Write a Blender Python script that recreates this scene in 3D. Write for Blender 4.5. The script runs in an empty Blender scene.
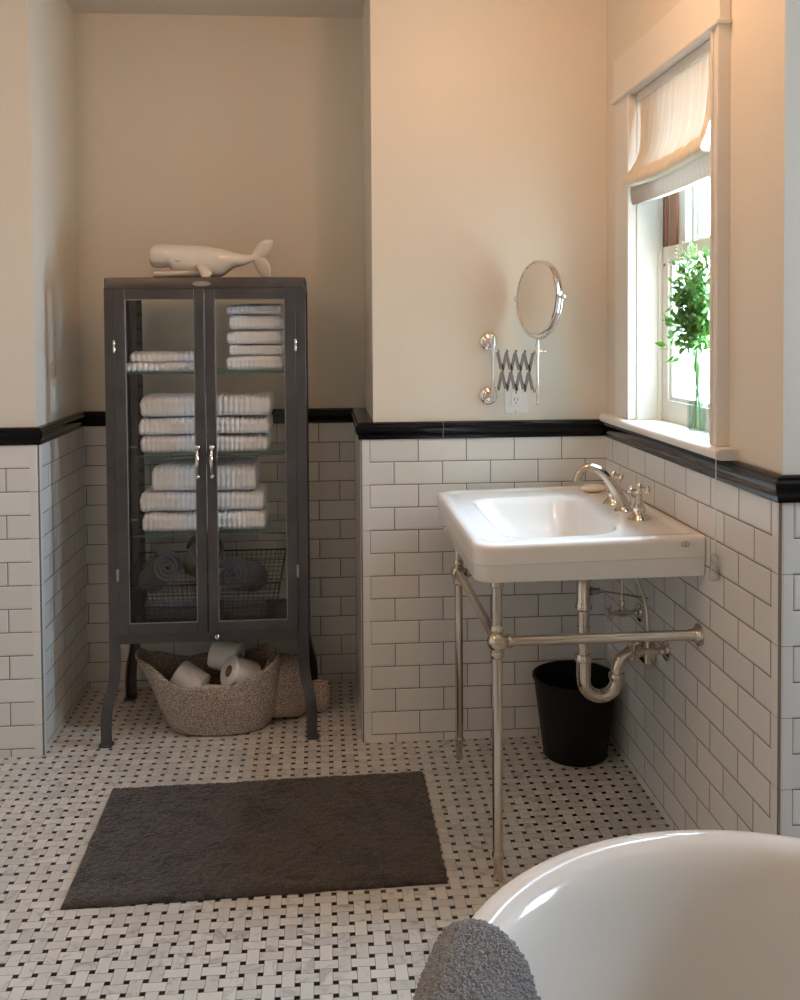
import bpy, bmesh, math, random
from mathutils import Vector, Matrix, noise
from math import sin, cos, pi, sqrt, radians
random.seed(7)
SC = bpy.context.scene
COL = SC.collection

# ------------------------------------------------------------------ helpers
class MB:
    """collects shapes that become ONE mesh object"""
    def __init__(s):
        s.v = []; s.f = []; s.fs = []
    def add(s, vs, fs, smooth=True):
        o = len(s.v)
        s.v += [tuple(p) for p in vs]
        s.f += [tuple(i + o for i in f) for f in fs]
        s.fs += [smooth] * len(fs)
        return s
    def box(s, x0, x1, y0, y1, z0, z1):
        vs = [(x, y, z) for x in (x0, x1) for y in (y0, y1) for z in (z0, z1)]
        fs = [(0, 1, 3, 2), (4, 6, 7, 5), (0, 4, 5, 1), (2, 3, 7, 6), (0, 2, 6, 4), (1, 5, 7, 3)]
        return s.add(vs, fs, False)
    def rings(s, rings, cap0=True, cap1=True, closed=True, smooth=True):
        n = len(rings[0]); vs = [p for r in rings for p in r]; fs = []
        for i in range(len(rings) - 1):
            for j in range(n if closed else n - 1):
                k = (j + 1) % n
                fs.append((i * n + j, i * n + k, (i + 1) * n + k, (i + 1) * n + j))
        if cap0: fs.append(tuple(reversed(range(n))))
        if cap1: fs.append(tuple((len(rings) - 1) * n + j for j in range(n)))
        return s.add(vs, fs, smooth)
    def tube(s, path, r, n=14, cap=True, closed=False, flat=1.0, ref=None):
        P = [Vector(p) for p in path]; m = len(P)
        R = r if isinstance(r, (list, tuple)) else [r] * m
        rings = []; up = Vector(ref) if ref else None
        for i in range(m):
            if closed: t = P[(i + 1) % m] - P[i - 1]
            else: t = P[min(i + 1, m - 1)] - P[max(i - 1, 0)]
            t.normalize()
            if up is None:
                up = Vector((0, 0, 1)) if abs(t.z) < .9 else Vector((1, 0, 0))
            a = up - t * up.dot(t)
            if a.length < 1e-5: a = t.orthogonal()
            a.normalize(); b = t.cross(a)
            if ref is None: up = a
            rings.append([P[i] + (a * cos(2 * pi * j / n) + b * sin(2 * pi * j / n) * flat) * R[i] for j in range(n)])
        if closed:
            rings.append(rings[0]); return s.rings(rings, False, False)
        return s.rings(rings, cap, cap)
    def lathe(s, prof, o=(0, 0, 0), axis='z', n=28, cap=True):
        O = Vector(o); A = {'x': (Vector((1, 0, 0)), Vector((0, 1, 0)), Vector((0, 0, 1))),
             'y': (Vector((0, 1, 0)), Vector((0, 0, 1)), Vector((1, 0, 0))),
             'z': (Vector((0, 0, 1)), Vector((1, 0, 0)), Vector((0, 1, 0)))}
        if isinstance(axis, str): a, b, c = A[axis]
        else:
            a = Vector(axis).normalized(); b = a.orthogonal().normalized(); c = a.cross(b)
        rings = [[O + a * h + (b * cos(2 * pi * j / n) + c * sin(2 * pi * j / n)) * max(r, 1e-5) for j in range(n)] for r, h in prof]
        return s.rings(rings, cap, cap)
    def ball(s, o, r, n=16, sc=(1, 1, 1)):
        prof = [(sin(pi * i / n) * r, -cos(pi * i / n) * r) for i in range(n + 1)]
        O = Vector(o); rings = [[O + Vector((q * cos(2 * pi * j / n) * sc[0], q * sin(2 * pi * j / n) * sc[1], h * sc[2])) for j in range(n)] for q, h in [(max(a, 1e-5), b) for a, b in prof]]
        return s.rings(rings)
    def prism(s, poly, d, o=(0, 0, 0), ax=(1, 0, 0), ay=(0, 0, 1), az=(0, 1, 0), smooth=False):
        O, X, Y, Z = Vector(o), Vector(ax), Vector(ay), Vector(az)
        r0 = [O + X * a + Y * b for a, b in poly]; r1 = [p + Z * d for p in r0]
        return s.rings([r0, r1], smooth=smooth)
    def build(s, name, m, parent=None, bevel=0, sub=0, wseg=2, auto=40):
        me = bpy.data.meshes.new(name)
        me.from_pydata(s.v, [], s.f); me.update()
        bm = bmesh.new(); bm.from_mesh(me)
        bmesh.ops.recalc_face_normals(bm, faces=bm.faces)
        bm.to_mesh(me); bm.free()
        for p, sm in zip(me.polygons, s.fs): p.use_smooth = True if bevel else sm
        me.materials.append(m)
        o = bpy.data.objects.new(name, me); COL.objects.link(o)
        if parent: o.parent = parent
        if bevel:
            b = o.modifiers.new('bevel', 'BEVEL'); b.width = bevel; b.segments = wseg; b.limit_method = 'ANGLE'; b.angle_limit = radians(35); b.harden_normals = False
            w = o.modifiers.new('wn', 'WEIGHTED_NORMAL'); w.keep_sharp = False
        elif any(s.fs) and auto:
            try: me.set_sharp_from_angle(angle=radians(auto))
            except Exception: pass
        if sub:
            q = o.modifiers.new('sub', 'SUBSURF'); q.levels = q.render_levels = sub
        return o

def tag(o, label=None, cat=None, group=None, kind=None):
    for k, v in (('label', label), ('category', cat), ('group', group), ('kind', kind)):
        if v: o[k] = v
    return o
def empty(name, loc=(0, 0, 0), label=None, cat=None, group=None, kind=None):
    o = bpy.data.objects.new(name, None); COL.objects.link(o); o.location = loc
    o.empty_display_size = .05
    return tag(o, label, cat, group, kind)
def parent_keep(o, p):
    """child mesh built in world coordinates under an Empty that stands at its base"""
    o.parent = p; o.matrix_parent_inverse = Matrix.Translation(p.location).inverted()
    return o
def copy_thing(o, loc=None, rot=None, label=None, group=None):
    c = o.copy(); COL.objects.link(c)
    if loc is not None: c.location = loc
    if rot is not None: c.rotation_euler = rot
    if label: c['label'] = label
    if group: c['group'] = group
    for ch in list(o.children):
        d = ch.copy(); COL.objects.link(d); d.parent = c
    return c
def smooth_path(pts, n=8):
    P = [Vector(p) for p in pts]; out = []
    for i in range(len(P) - 1):
        a = P[max(i - 1, 0)]; b = P[i]; c = P[i + 1]; d = P[min(i + 2, len(P) - 1)]
        for k in range(n):
            t = k / n
            out.append(.5 * ((2 * b) + (c - a) * t + (2 * a - 5 * b + 4 * c - d) * t * t + (3 * b - a - 3 * c + d) * t ** 3))
    out.append(P[-1]); return out
def smooth1(vals, n=8):
    return [v.x for v in smooth_path([(a, 0, 0) for a in vals], n)]

# ------------------------------------------------------------------ node helper
class E:
    """arithmetic on node sockets"""
    def __init__(s, nt, sock): s.nt = nt; s.s = sock
    def op(s, o, *a):
        n = s.nt.nodes.new('ShaderNodeMath'); n.operation = o
        for i, q in enumerate((s,) + a):
            if isinstance(q, E): s.nt.links.new(q.s, n.inputs[i])
            else: n.inputs[i].default_value = q
        return E(s.nt, n.outputs[0])
    def __add__(s, o): return s.op('ADD', o)
    def __sub__(s, o): return s.op('SUBTRACT', o)
    def __mul__(s, o): return s.op('MULTIPLY', o)
    def __truediv__(s, o): return s.op('DIVIDE', o)
    def rsub(s, a): return s.op('MULTIPLY', -1.0).op('ADD', a)
    def floor(s): return s.op('FLOOR')
    def frac(s): return s.op('FRACT')
    def abs(s): return s.op('ABSOLUTE')
    def gt(s, o): return s.op('GREATER_THAN', o)
    def lt(s, o): return s.op('LESS_THAN', o)
    def mn(s, o): return s.op('MINIMUM', o)
    def mx(s, o): return s.op('MAXIMUM', o)
    def sign(s): return s.op('SIGN')
    def mod2(s): return (s * .5).frac() * 2.0
    def sst(s, a, b):
        n = s.nt.nodes.new('ShaderNodeMapRange'); n.interpolation_type = 'SMOOTHSTEP'
        s.nt.links.new(s.s, n.inputs[0]); n.inputs[1].default_value = a; n.inputs[2].default_value = b
        return E(s.nt, n.outputs[0])
def new_mat(name):
    m = bpy.data.materials.new(name); m.use_nodes = True
    nt = m.node_tree; b = nt.nodes['Principled BSDF']
    return m, nt, b
def coords(nt, kind='Object'):
    tc = nt.nodes.new('ShaderNodeTexCoord'); sx = nt.nodes.new('ShaderNodeSeparateXYZ')
    nt.links.new(tc.outputs[kind], sx.inputs[0])
    return tc.outputs[kind], [E(nt, sx.outputs[i]) for i in range(3)]
def ntex(nt, vec, scale, detail=4, rough=.5, dist=0):
    n = nt.nodes.new('ShaderNodeTexNoise'); n.inputs['Scale'].default_value = scale
    n.inputs['Detail'].default_value = detail; n.inputs['Roughness'].default_value = rough; n.inputs['Distortion'].default_value = dist
    if vec is not None: nt.links.new(vec, n.inputs['Vector'])
    return n
def mix(nt, fac, a, b):
    n = nt.nodes.new('ShaderNodeMix'); n.data_type = 'RGBA'
    for s, q in ((n.inputs[0], fac), (n.inputs[6], a), (n.inputs[7], b)):
        if isinstance(q, E): nt.links.new(q.s, s)
        elif isinstance(q, bpy.types.NodeSocket): nt.links.new(q, s)
        elif isinstance(q, (int, float)): s.default_value = q
        else: s.default_value = (*q, 1)
    return n.outputs[2]
def bump(nt, b, h, strength, dist):
    n = nt.nodes.new('ShaderNodeBump'); n.inputs['Strength'].default_value = strength; n.inputs['Distance'].default_value = dist
    nt.links.new(h.s if isinstance(h, E) else h, n.inputs['Height']); nt.links.new(n.outputs[0], b.inputs['Normal'])
def plain(name, col, rough=.5, metal=0, var=.06, scale=30, bmp=0, bdist=.001, spec=.5, coat=0, sheen=0, trans=0, ior=1.45):
    m, nt, b = new_mat(name); vec, _ = coords(nt)
    n = ntex(nt, vec, scale, 3)
    nt.links.new(mix(nt, n.outputs[0], tuple(max(c * (1 - var), 0) for c in col), tuple(min(c * (1 + var), 1) for c in col)), b.inputs['Base Color'])
    b.inputs['Roughness'].default_value = rough; b.inputs['Metallic'].default_value = metal
    b.inputs['Specular IOR Level'].default_value = spec; b.inputs['Coat Weight'].default_value = coat
    b.inputs['Sheen Weight'].default_value = sheen; b.inputs['Transmission Weight'].default_value = trans; b.inputs['IOR'].default_value = ior
    if bmp: bump(nt, b, n.outputs[0], bmp, bdist)
    return m

# ------------------------------------------------------------------ dimensions (metres)
TW, TH, TP = .1545, .0728, .025          # wall tile pitch, row height, cut bottom row
ZR = TP + 13 * TH                        # underside of the black rail
CEIL = 2.47
NX0, NX1, NY = -1.777, -.789, .56        # niche
RY = -1.20                               # near end of the window wall

# ------------------------------------------------------------------ materials
def tile_mat(name, axis, u0):
    m, nt, b = new_mat(name); vec, c = coords(nt)
    r = (c[2] - TP) / TH; row = r.floor(); fr = r.frac()
    u = (c[axis] - u0) / TW + (row + 2.0).mod2() * .5
    iu = u.floor(); fu = u.frac()
    dx = fu.mn(fu.rsub(1.0)) * TW; dz = fr.mn(fr.rsub(1.0)) * TH
    d = dx.mn(dz)
    tile = d.sst(.0010, .0017)
    wn = nt.nodes.new('ShaderNodeTexWhiteNoise'); wn.noise_dimensions = '2D'
    cb = nt.nodes.new('ShaderNodeCombineXYZ'); nt.links.new(iu.s, cb.inputs[0]); nt.links.new(row.s, cb.inputs[1]); nt.links.new(cb.outputs[0], wn.inputs['Vector'])
    glaze = mix(nt, wn.outputs[0], (.70, .70, .69), (.77, .77, .76))
    nt.links.new(mix(nt, tile, (.13, .11, .095), glaze), b.inputs['Base Color'])
    n = ntex(nt, vec, 14, 2)
    h = d.sst(.0006, .006) + E(nt, n.outputs[0]) * .12
    bump(nt, b, h, .5, .002)
    rg = tile.rsub(1.0) * .6 + .13
    nt.links.new(rg.s, b.inputs['Roughness'])
    return m
def floor_mat():
    m, nt, b = new_mat('basketweave_marble'); vec, c = coords(nt)
    s = .0385; k = .348
    u = c[0] / s + 200.10; v = c[1] / s + 200.30
    iu = u.floor(); iv = v.floor(); fu = u.frac() - .5; fv = v.frac() - .5
    odd = (iu + iv).mod2().gt(.5); ev = odd.rsub(1.0)
    au = fu.abs(); av = fv.abs()
    a = av * ev + au * odd; q = au * ev + av * odd
    ng = a.gt(k)
    dot = au.mn(av).sst(k + .000, k + .010)
    g1 = (a - k).abs(); g2 = ((q - k).abs()) + ng.rsub(1.0)
    grout = g1.mn(g2).sst(.010, .026).rsub(1.0)
    ia = iu + odd * ng * fu.sign(); ib = iv + ev * ng * fv.sign()
    wn = nt.nodes.new('ShaderNodeTexWhiteNoise'); wn.noise_dimensions = '2D'
    cb = nt.nodes.new('ShaderNodeCombineXYZ'); nt.links.new(ia.s, cb.inputs[0]); nt.links.new(ib.s, cb.inputs[1]); nt.links.new(cb.outputs[0], wn.inputs['Vector'])
    # veins shift from piece to piece
    vm = nt.nodes.new('ShaderNodeVectorMath'); vm.operation = 'MULTIPLY_ADD'
    nt.links.new(wn.outputs['Color'], vm.inputs[0]); vm.inputs[1].default_value = (.15, .15, .15); nt.links.new(vec, vm.inputs[2])
    n1 = ntex(nt, vm.outputs[0], 16, 6, .65, 1.2)
    vein = E(nt, n1.outputs[0]).sst(.50, .72) * .75
    tone = mix(nt, wn.outputs[0], (.58, .565, .535), (.72, .70, .66))
    marble = mix(nt, vein, tone, (.33, .325, .325))
    lines = mix(nt, grout, marble, (.30, .275, .25))
    nt.links.new(mix(nt, dot, lines, (.006, .006, .006)), b.inputs['Base Color'])
    b.inputs['Roughness'].default_value = .33
    bump(nt, b, grout.rsub(1.0), .25, .001)
    return m
def plaster_mat(name, col):
    m, nt, b = new_mat(name); vec, _ = coords(nt)
    n = ntex(nt, vec, 220, 3); n2 = ntex(nt, vec, 2.5, 3)
    nt.links.new(mix(nt, n2.outputs[0], tuple(c * .975 for c in col), tuple(min(1, c * 1.02) for c in col)), b.inputs['Base Color'])
    b.inputs['Roughness'].default_value = .40
    bump(nt, b, n.outputs[0], .08, .001)
    return m
def pane_mat(name, tint=(1, 1, 1), refl=.06, rough=.0):
    m = bpy.data.materials.new(name); m.use_nodes = True; nt = m.node_tree
    nt.nodes.clear(); o = nt.nodes.new('ShaderNodeOutputMaterial')
    t = nt.nodes.new('ShaderNodeBsdfTransparent'); t.inputs[0].default_value = (*tint, 1)
    g = nt.nodes.new('ShaderNodeBsdfGlossy'); g.inputs['Roughness'].default_value = rough
    f = nt.nodes.new('ShaderNodeLayerWeight'); f.inputs[0].default_value = .5
    e = E(nt, f.outputs[1]).op('POWER', 5.0) * min(.6, refl * 8) + refl * .5
    mx = nt.nodes.new('ShaderNodeMixShader'); nt.links.new(e.s, mx.inputs[0]); nt.links.new(t.outputs[0], mx.inputs[1]); nt.links.new(g.outputs[0], mx.inputs[2])
    nt.links.new(mx.outputs[0], o.inputs[0]); return m
def fabric_mat(name, col, rough=.95, scale=900, bmp=.5, var=.12, big=0, sheen=.3, bdist=.002):
    m, nt, b = new_mat(name); vec, _ = coords(nt)
    n = ntex(nt, vec, scale, 3); n2 = ntex(nt, vec, 13, 5, .65, .8)
    c1 = mix(nt, n.outputs[0], tuple(c * (1 - var) for c in col), tuple(min(1, c * (1 + var)) for c in col))
    if big:
        c1 = mix(nt, E(nt, n2.outputs[0]).sst(.48, .62) * big, c1, tuple(c * .45 for c in col))
    nt.links.new(c1, b.inputs['Base Color']); b.inputs['Roughness'].default_value = rough
    b.inputs['Sheen Weight'].default_value = sheen; b.inputs['Specular IOR Level'].default_value = .15
    bump(nt, b, n.outputs[0], bmp, bdist); return m
def shade_mat(name, col, tr):
    m = bpy.data.materials.new(name); m.use_nodes = True; nt = m.node_tree
    nt.nodes.clear(); o = nt.nodes.new('ShaderNodeOutputMaterial')
    vec, c = coords(nt); w = nt.nodes.new('ShaderNodeTexWave'); w.bands_direction = 'Y'; w.inputs['Scale'].default_value = 14; w.inputs['Distortion'].default_value = 1.5
    nt.links.new(vec, w.inputs['Vector'])
    cc = mix(nt, w.outputs[1], tuple(q * .93 for q in col), col)
    d = nt.nodes.new('ShaderNodeBsdfDiffuse'); t = nt.nodes.new('ShaderNodeBsdfTranslucent')
    nt.links.new(cc, d.inputs[0]); nt.links.new(cc, t.inputs[0])
    mx = nt.nodes.new('ShaderNodeMixShader'); mx.inputs[0].default_value = tr
    nt.links.new(d.outputs[0], mx.inputs[1]); nt.links.new(t.outputs[0], mx.inputs[2]); nt.links.new(mx.outputs[0], o.inputs[0]); return m
def weave_mat():
    m, nt, b = new_mat('woven_rope'); vec, c = coords(nt)
    n = ntex(nt, vec, 260, 2, .6)
    f = (c[2] * 150).frac().rsub(.5).abs() * 2.0
    r1 = E(nt, n.outputs[0]).sst(.36, .66)
    col = mix(nt, r1, (.26, .20, .17), (.78, .67, .59))
    nt.links.new(mix(nt, f.sst(.75, 1.0) * .6, col, (.12, .09, .08)), b.inputs['Base Color'])
    b.inputs['Roughness'].default_value = .95
    bump(nt, b, r1 * .6 + f.rsub(1.0), .9, .003); return m
def leaf_mat():
    m, nt, b = new_mat('leaf_green'); vec, _ = coords(nt); n = ntex(nt, vec, 18, 2)
    nt.links.new(mix(nt, n.outputs[0], (.05, .16, .025), (.20, .38, .08)), b.inputs['Base Color']); b.inputs['Roughness'].default_value = .5
    b.inputs['Subsurface Weight'].default_value = 0
    t = nt.nodes.new('ShaderNodeBsdfTranslucent'); t.inputs[0].default_value = (.20, .42, .07, 1)
    mx = nt.nodes.new('ShaderNodeMixShader'); mx.inputs[0].default_value = .25
    nt.links.new(b.outputs[0], mx.inputs[1]); nt.links.new(t.outputs[0], mx.inputs[2]); nt.links.new(mx.outputs[0], nt.nodes['Material Output'].inputs[0]); return m

def slotted_mat():
    m, nt, b = new_mat('slotted_steel'); vec, c = coords(nt)
    k = ((c[2] / .05).frac() - .5).abs().lt(.11)
    nt.links.new(mix(nt, k, (.05, .047, .047), (.004, .004, .004)), b.inputs['Base Color']); b.inputs['Roughness'].default_value = .45; b.inputs['Metallic'].default_value = .4
    return m
M = {
 'slotted': slotted_mat(),
 'tile_centre': tile_mat('subway_tile_centre', 0, -.759), 'tile_niche': tile_mat('subway_tile_niche', 0, -.767),
 'tile_left': tile_mat('subway_tile_left', 0, -1.801), 'tile_right': tile_mat('subway_tile_right', 1, -.238),
 'tile_side': tile_mat('subway_tile_side', 1, 0.02), 'tile_alcove': tile_mat('subway_tile_alcove', 0, .030),
 'floor': floor_mat(), 'wall': plaster_mat('cream_wall_paint', (.78, .73, .645)), 'ceil': plaster_mat('ceiling_paint', (.72, .68, .62)),
 'bull': plain('bullnose_glaze', (.73, .73, .72), .14, var=.02), 'grout': plain('grout_line', (.2, .17, .15), .9),
 'black': plain('black_glazed_rail', (.004, .004, .005), .14, var=.2, spec=.22),
 'white': plain('white_trim_paint', (.80, .78, .74), .32, var=.02),
 'porcelain': plain('white_porcelain', (.80, .78, .75), .07, var=.01, coat=.5), 'tub': plain('bathtub_enamel', (.78, .75, .71), .13, var=.01, coat=.3),
 'nickel': plain('polished_nickel', (.62, .56, .48), .11, 1, var=.03), 'chrome': plain('chrome', (.80, .78, .76), .07, 1, var=.02),
 'darknickel': plain('scissor_steel', (.28, .26, .27), .22, 1, var=.1),
 'steel': plain('brushed_gunmetal_steel', (.105, .100, .104), .36, .8, var=.4, scale=11, bmp=.05),
 'steel_edge': plain('worn_bare_steel_edge', (.42, .40, .39), .35, .9, var=.2),
 'glass': pane_mat('cabinet_glass', (.985, .993, .995), .030), 'glass_edge': pane_mat('shelf_glass', (.93, .96, .955), .05), 'shelf_rim': plain('shelf_glass_edge', (.05, .12, .11), .1, var=.1),
 'pane': pane_mat('window_glass', (.98, .99, .99), .04),
 'towel': fabric_mat('white_terry', (.86, .90, .99), scale=500, bmp=.5, var=.05), 'greytowel': fabric_mat('grey_terry', (.085, .09, .105), scale=420, bmp=.9, var=.25),
 'rug': fabric_mat('charcoal_rug_pile', (.074, .062, .056), scale=170, bmp=1, var=.55, big=.8, sheen=.25, bdist=.006),
 'chenille': fabric_mat('grey_chenille', (.36, .37, .39), scale=600, bmp=.4, var=.2, sheen=.4), 'bluetowel': fabric_mat('slate_blue_terry', (.09, .105, .15), scale=420, bmp=.9, var=.25),
 'weave': weave_mat(), 'paper': fabric_mat('toilet_tissue', (.82, .80, .77), scale=250, bmp=.15, var=.02), 'card': plain('cardboard_core', (.42, .33, .24), .9),
 'bin': plain('black_bin_plastic', (.006, .006, .007), .5, var=.1, spec=.25), 'wire': plain('dark_wire', (.035, .033, .035), .4, .7),
 'ceramic': plain('cream_ceramic', (.78, .71, .62), .20, var=.03, coat=1), 'eye': plain('grey_glaze_line', (.22, .19, .17), .4),
 'soap': plain('cream_soap', (.78, .70, .56), .4, var=.03), 'plate': plain('white_plastic_plate', (.82, .81, .79), .3, var=.01), 'slot': plain('dark_slot', (.03, .03, .03), .6),
 'mirror': plain('mirror_silver', (.86, .85, .83), .01, 1, var=0), 'shade': shade_mat('sheer_linen', (.86, .82, .76), .26), 'band': shade_mat('cream_linen_band', (.84, .75, .62), .10),
 'back_band': shade_mat('beige_linen_lining', (.74, .69, .63), .25),
 'cord': plain('white_cord', (.80, .78, .74), .5), 'clear': pane_mat('clear_plastic', (.85, .85, .85), .5, .25),
 'vase': pane_mat('bottle_glass', (.84, .90, .87), .16), 'leaf': leaf_mat(), 'stem': plain('green_stem', (.16, .34, .08), .5), 'flower': plain('dry_flower_head', (.42, .34, .16), .8),
 'brownwood': plain('reddish_stained_wood', (.22, .085, .045), .4, var=.3, scale=12), 'siding': plain('white_siding', (.85, .86, .88), .7),
 'bushleaf': plain('pale_outdoor_leaf', (.10, .22, .06), .6, var=.4), 'bark': plain('bark', (.12, .09, .06), .9), 'lawn': plain('outdoor_paving', (.72, .72, .70), .9),
 'door': plain('painted_door', (.74, .70, .64), .4, var=.01), 'lampglass': None,
}

# ------------------------------------------------------------------ the room
def wall(name, boxes, tiles, m_tile):
    w = MB()
    for b in boxes: w.box(*b)
    o = tag(w.build(name, M['wall'], bevel=0), kind='structure')
    if tiles:
        t = MB()
        for b in tiles: t.box(*b)
        t.build('wall_tiles', m_tile, o)
    return o
PX = -.746       # plaster corner above the centre wall's rail
PT = .011        # tile thickness in front of the plaster
BN = .030        # bullnose width
g = MB().box(-2.75, .14, -3.75, .75, -.06, 0); g.box(.14, 1.5, -3.75, RY + .19, -.06, 0); tag(g.build('floor', M['floor']), kind='structure')
g = MB().box(-2.75, .14, -3.75, .75, CEIL, CEIL + .06); g.box(.14, 1.5, -3.75, RY + .19, CEIL, CEIL + .06); tag(g.build('ceiling', M['ceil']), kind='structure')
wall('wall_centre', [(PX, PT + .0005, PT, .16 + NY, 0, CEIL)], [(NX1 + BN, 0, 0, PT, 0, ZR)], M['tile_centre'])
o = wall('wall_niche', [(NX0 - .2, PX - .0005, NY + PT, NY + .16, 0, CEIL)], [(NX0, NX1, NY, NY + PT, 0, ZR)], M['tile_niche'])
wall('wall_niche_left', [(NX0 - .15, NX0 - PT, .1601, NY + PT - .0005, 0, CEIL)], [(NX0 - PT, NX0, BN, NY, 0, ZR)], M['tile_side'])
t = MB().box(NX1, NX1 + PT, BN, NY, 0, ZR); t.build('wall_tiles', M['tile_side'], bpy.data.objects['wall_centre'])
wall('wall_left_front', [(-2.75, NX0 - PT, PT, .16, 0, CEIL)], [(-2.6, NX0 - BN, 0, PT, 0, ZR)], M['tile_left'])
# window wall with the opening
WY0, WY1, WZ0, WZ1 = -.882, -.285, 1.05, 2.0
D = .150
wall('wall_right', [(PT + .001, D, WY1, .16, 0, CEIL), (PT + .001, D, RY + PT, WY0, 0, CEIL), (PT + .001, D, WY0, WY1, 0, WZ0 - .02), (PT + .001, D, WY0, WY1, WZ1, CEIL)],
     [(0, PT, RY + BN, 0, 0, ZR)], M['tile_right'])
wall('wall_alcove', [(D, 1.5, RY + PT, RY + .19, 0, CEIL)], [(BN, 1.38, RY, RY + PT, 0, ZR)], M['tile_alcove'])
# the walls behind and beside the camera
wall('wall_left', [(-2.75, -2.6, -3.75, PT, 0, CEIL)], [], None)
AZ0, AZ1 = 1.35, 1.85
wall('wall_rear', [(-2.75, 1.5, -3.75, -3.6, 0, CEIL)], [], None)
AY0, AY1 = -1.85, -1.33
wall('wall_far_right', [(1.38, 1.5, -3.6, AY0, 0, CEIL), (1.38, 1.5, AY1, RY + PT, 0, CEIL), (1.38, 1.5, AY0, AY1, 0, AZ0), (1.38, 1.5, AY0, AY1, AZ1, CEIL)], [], None)

def bullnose(name_parent, cx, cy, sx, sy):
    """quarter-round glazed strips up an outer corner: (cx,cy) is the outer corner, sx,sy point into the wall"""
    p = bpy.data.objects[name_parent]
    z = 0.0; k = 0; zs = [0.0]
    q = TP + TH
    while q < ZR - .01: zs.append(q); q += 2 * TH
    zs.append(ZR)
    mb = MB(); r = .012
    for a, b in zip(zs[:-1], zs[1:]):
        prof = []
        prof.append((cx + sx * BN, cy)) ; 
        for i in range(7):
            t = pi / 2 * i / 6
            prof.append((cx + sx * (r - r * sin(t)), cy + sy * (r - r * cos(t))))
        prof.append((cx, cy + sy * BN)); prof.append((cx + sx * PT, cy + sy * BN)); prof.append((cx + sx * PT, cy + sy * PT)); prof.append((cx + sx * BN, cy + sy * PT))
        mb.rings([[(x, y, a + .0008) for x, y in prof], [(x, y, b - .0008) for x, y in prof]])
    mb.build('bullnose_tile', M['bull'], p)
    # grout behind the joints
    g = MB().box(*sorted((cx + sx * .0015, cx + sx * (BN + .0012))), *sorted((cy + sy * .0015, cy + sy * (BN + .0012))), 0, ZR)
    g.build('grout', M['grout'], p)
bullnose('wall_centre', NX1, 0, 1, 1)
bullnose('wall_left_front', NX0, 0, -1, 1)
bullnose('wall_right', 0, RY, 1, 1)

# black rail swept along the top of the tiles
path = [(-2.6, 0), (NX0, 0), (NX0, NY), (NX1, NY), (NX1, 0), (0, 0), (0, RY), (1.38, RY)]
prof = [(-PT - .034, ZR + .002), (-PT + .001, ZR + .002), (-PT + .001, ZR - .0005), (.005, ZR - .0005), (.006, ZR + .004), (.006, ZR + .012), (.009, ZR + .016), (.013, ZR + .022), (.015, ZR + .030), (.015, ZR + .039), (.012, ZR + .043), (.008, ZR + .045), (.006, ZR + .050), (.000, ZR + .053), (-.006, ZR + .0535), (-PT - .034, ZR + .0535)]
def offset_path(path, d):
    out = []
    for i, p in enumerate(path):
        def nrm(a, b):
            dx, dy = b[0] - a[0], b[1] - a[1]; l = sqrt(dx * dx + dy * dy); return (dy / l, -dx / l)
        if i == 0: n = nrm(path[0], path[1]); out.append((p[0] + n[0] * d, p[1] + n[1] * d)); continue
        if i == len(path) - 1: n = nrm(path[-2], path[-1]); out.append((p[0] + n[0] * d, p[1] + n[1] * d)); continue
        a = nrm(path[i - 1], p); b = nrm(p, path[i + 1])
        s = 1 + a[0] * b[0] + a[1] * b[1]
        out.append((p[0] + (a[0] + b[0]) / s * d, p[1] + (a[1] + b[1]) / s * d))
    return out
offs = [offset_path(path, d) for d, z in prof]
rings = [[(offs[k][i][0], offs[k][i][1], prof[k][1]) for k in range(len(prof))] for i in range(len(path))]
mb = MB()
for i in range(len(path) - 1): mb.rings([rings[i], rings[i + 1]])
rail = tag(mb.build('trim_1', M['black'], auto=30), kind='structure')
# thin joints between lengths of rail
mb = MB()
for jx in (-2.14, -.525, -1.3):
    yy = NY if jx == -1.3 else 0
    mb.rings([[(jx - .0006, yy - (d + .0004), z) for d, z in prof[3:-2]] + [(jx - .0006, yy + .005, ZR + .03)], [(jx + .0006, yy - (d + .0004), z) for d, z in prof[3:-2]] + [(jx + .0006, yy + .005, ZR + .03)]])
mb.build('rail_joint', plain('pale_joint', (.35, .34, .33), .6), rail)

# ------------------------------------------------------------------ window 1
win = tag(empty('window_1', (0, -.57, 1.05)), kind='structure')
def wpart(mb, name, m, bevel=0, label=None):
    o = mb.build(name, m, None, bevel=bevel); parent_keep(o, win)
    return o
XS = .085   # inner face of lower sash
mb = MB().box(-.012, PT + .002, WY1 + .012, WY1 + .136, 1.0505, WZ1); mb.box(-.016, PT + .002, WY1 + .0005, WY1 + .012, 1.0505, WZ1)
wpart(mb, 'casing', M['white'], .003)
mb = MB().box(-.012, PT + .002, WY0 - .042, WY0 - .012, 1.0505, WZ1); mb.box(-.016, PT + .002, WY0 - .012, WY0 - .0005, 1.0505, WZ1); mb.box(-.018, PT + .002, WY0 - .050, WY0 - .042, 1.0505, WZ1)
wpart(mb, 'casing', M['white'], .003)
mb = MB().box(-.016, PT, WY0 - .054, WY1 + .140, WZ1 + .008, 2.125); mb.box(-.024, PT, WY0 - .060, WY1 + .146, WZ1 - .003, WZ1 + .008)
wpart(mb, 'header_board', M['white'], .003)
mb = MB()
nose = [(-.040 + .012 * (1 - cos(t)) - .0, 1.0375 + .0125 * sin(t)) for t in [pi / 2 - pi * i / 8 for i in range(9)]]
poly = [(.148, 1.05)] + [(-.040 + .0125 * (1 - cos(t)), 1.0375 + .0125 * sin(t)) for t in [pi / 2 - pi * i / 8 for i in range(9)]] + [(.148, 1.025)]
r0 = [(x, -1.005, z) for x, z in poly]; r1 = [(x, -.075, z) for x, z in poly]
mb2 = MB()
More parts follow.
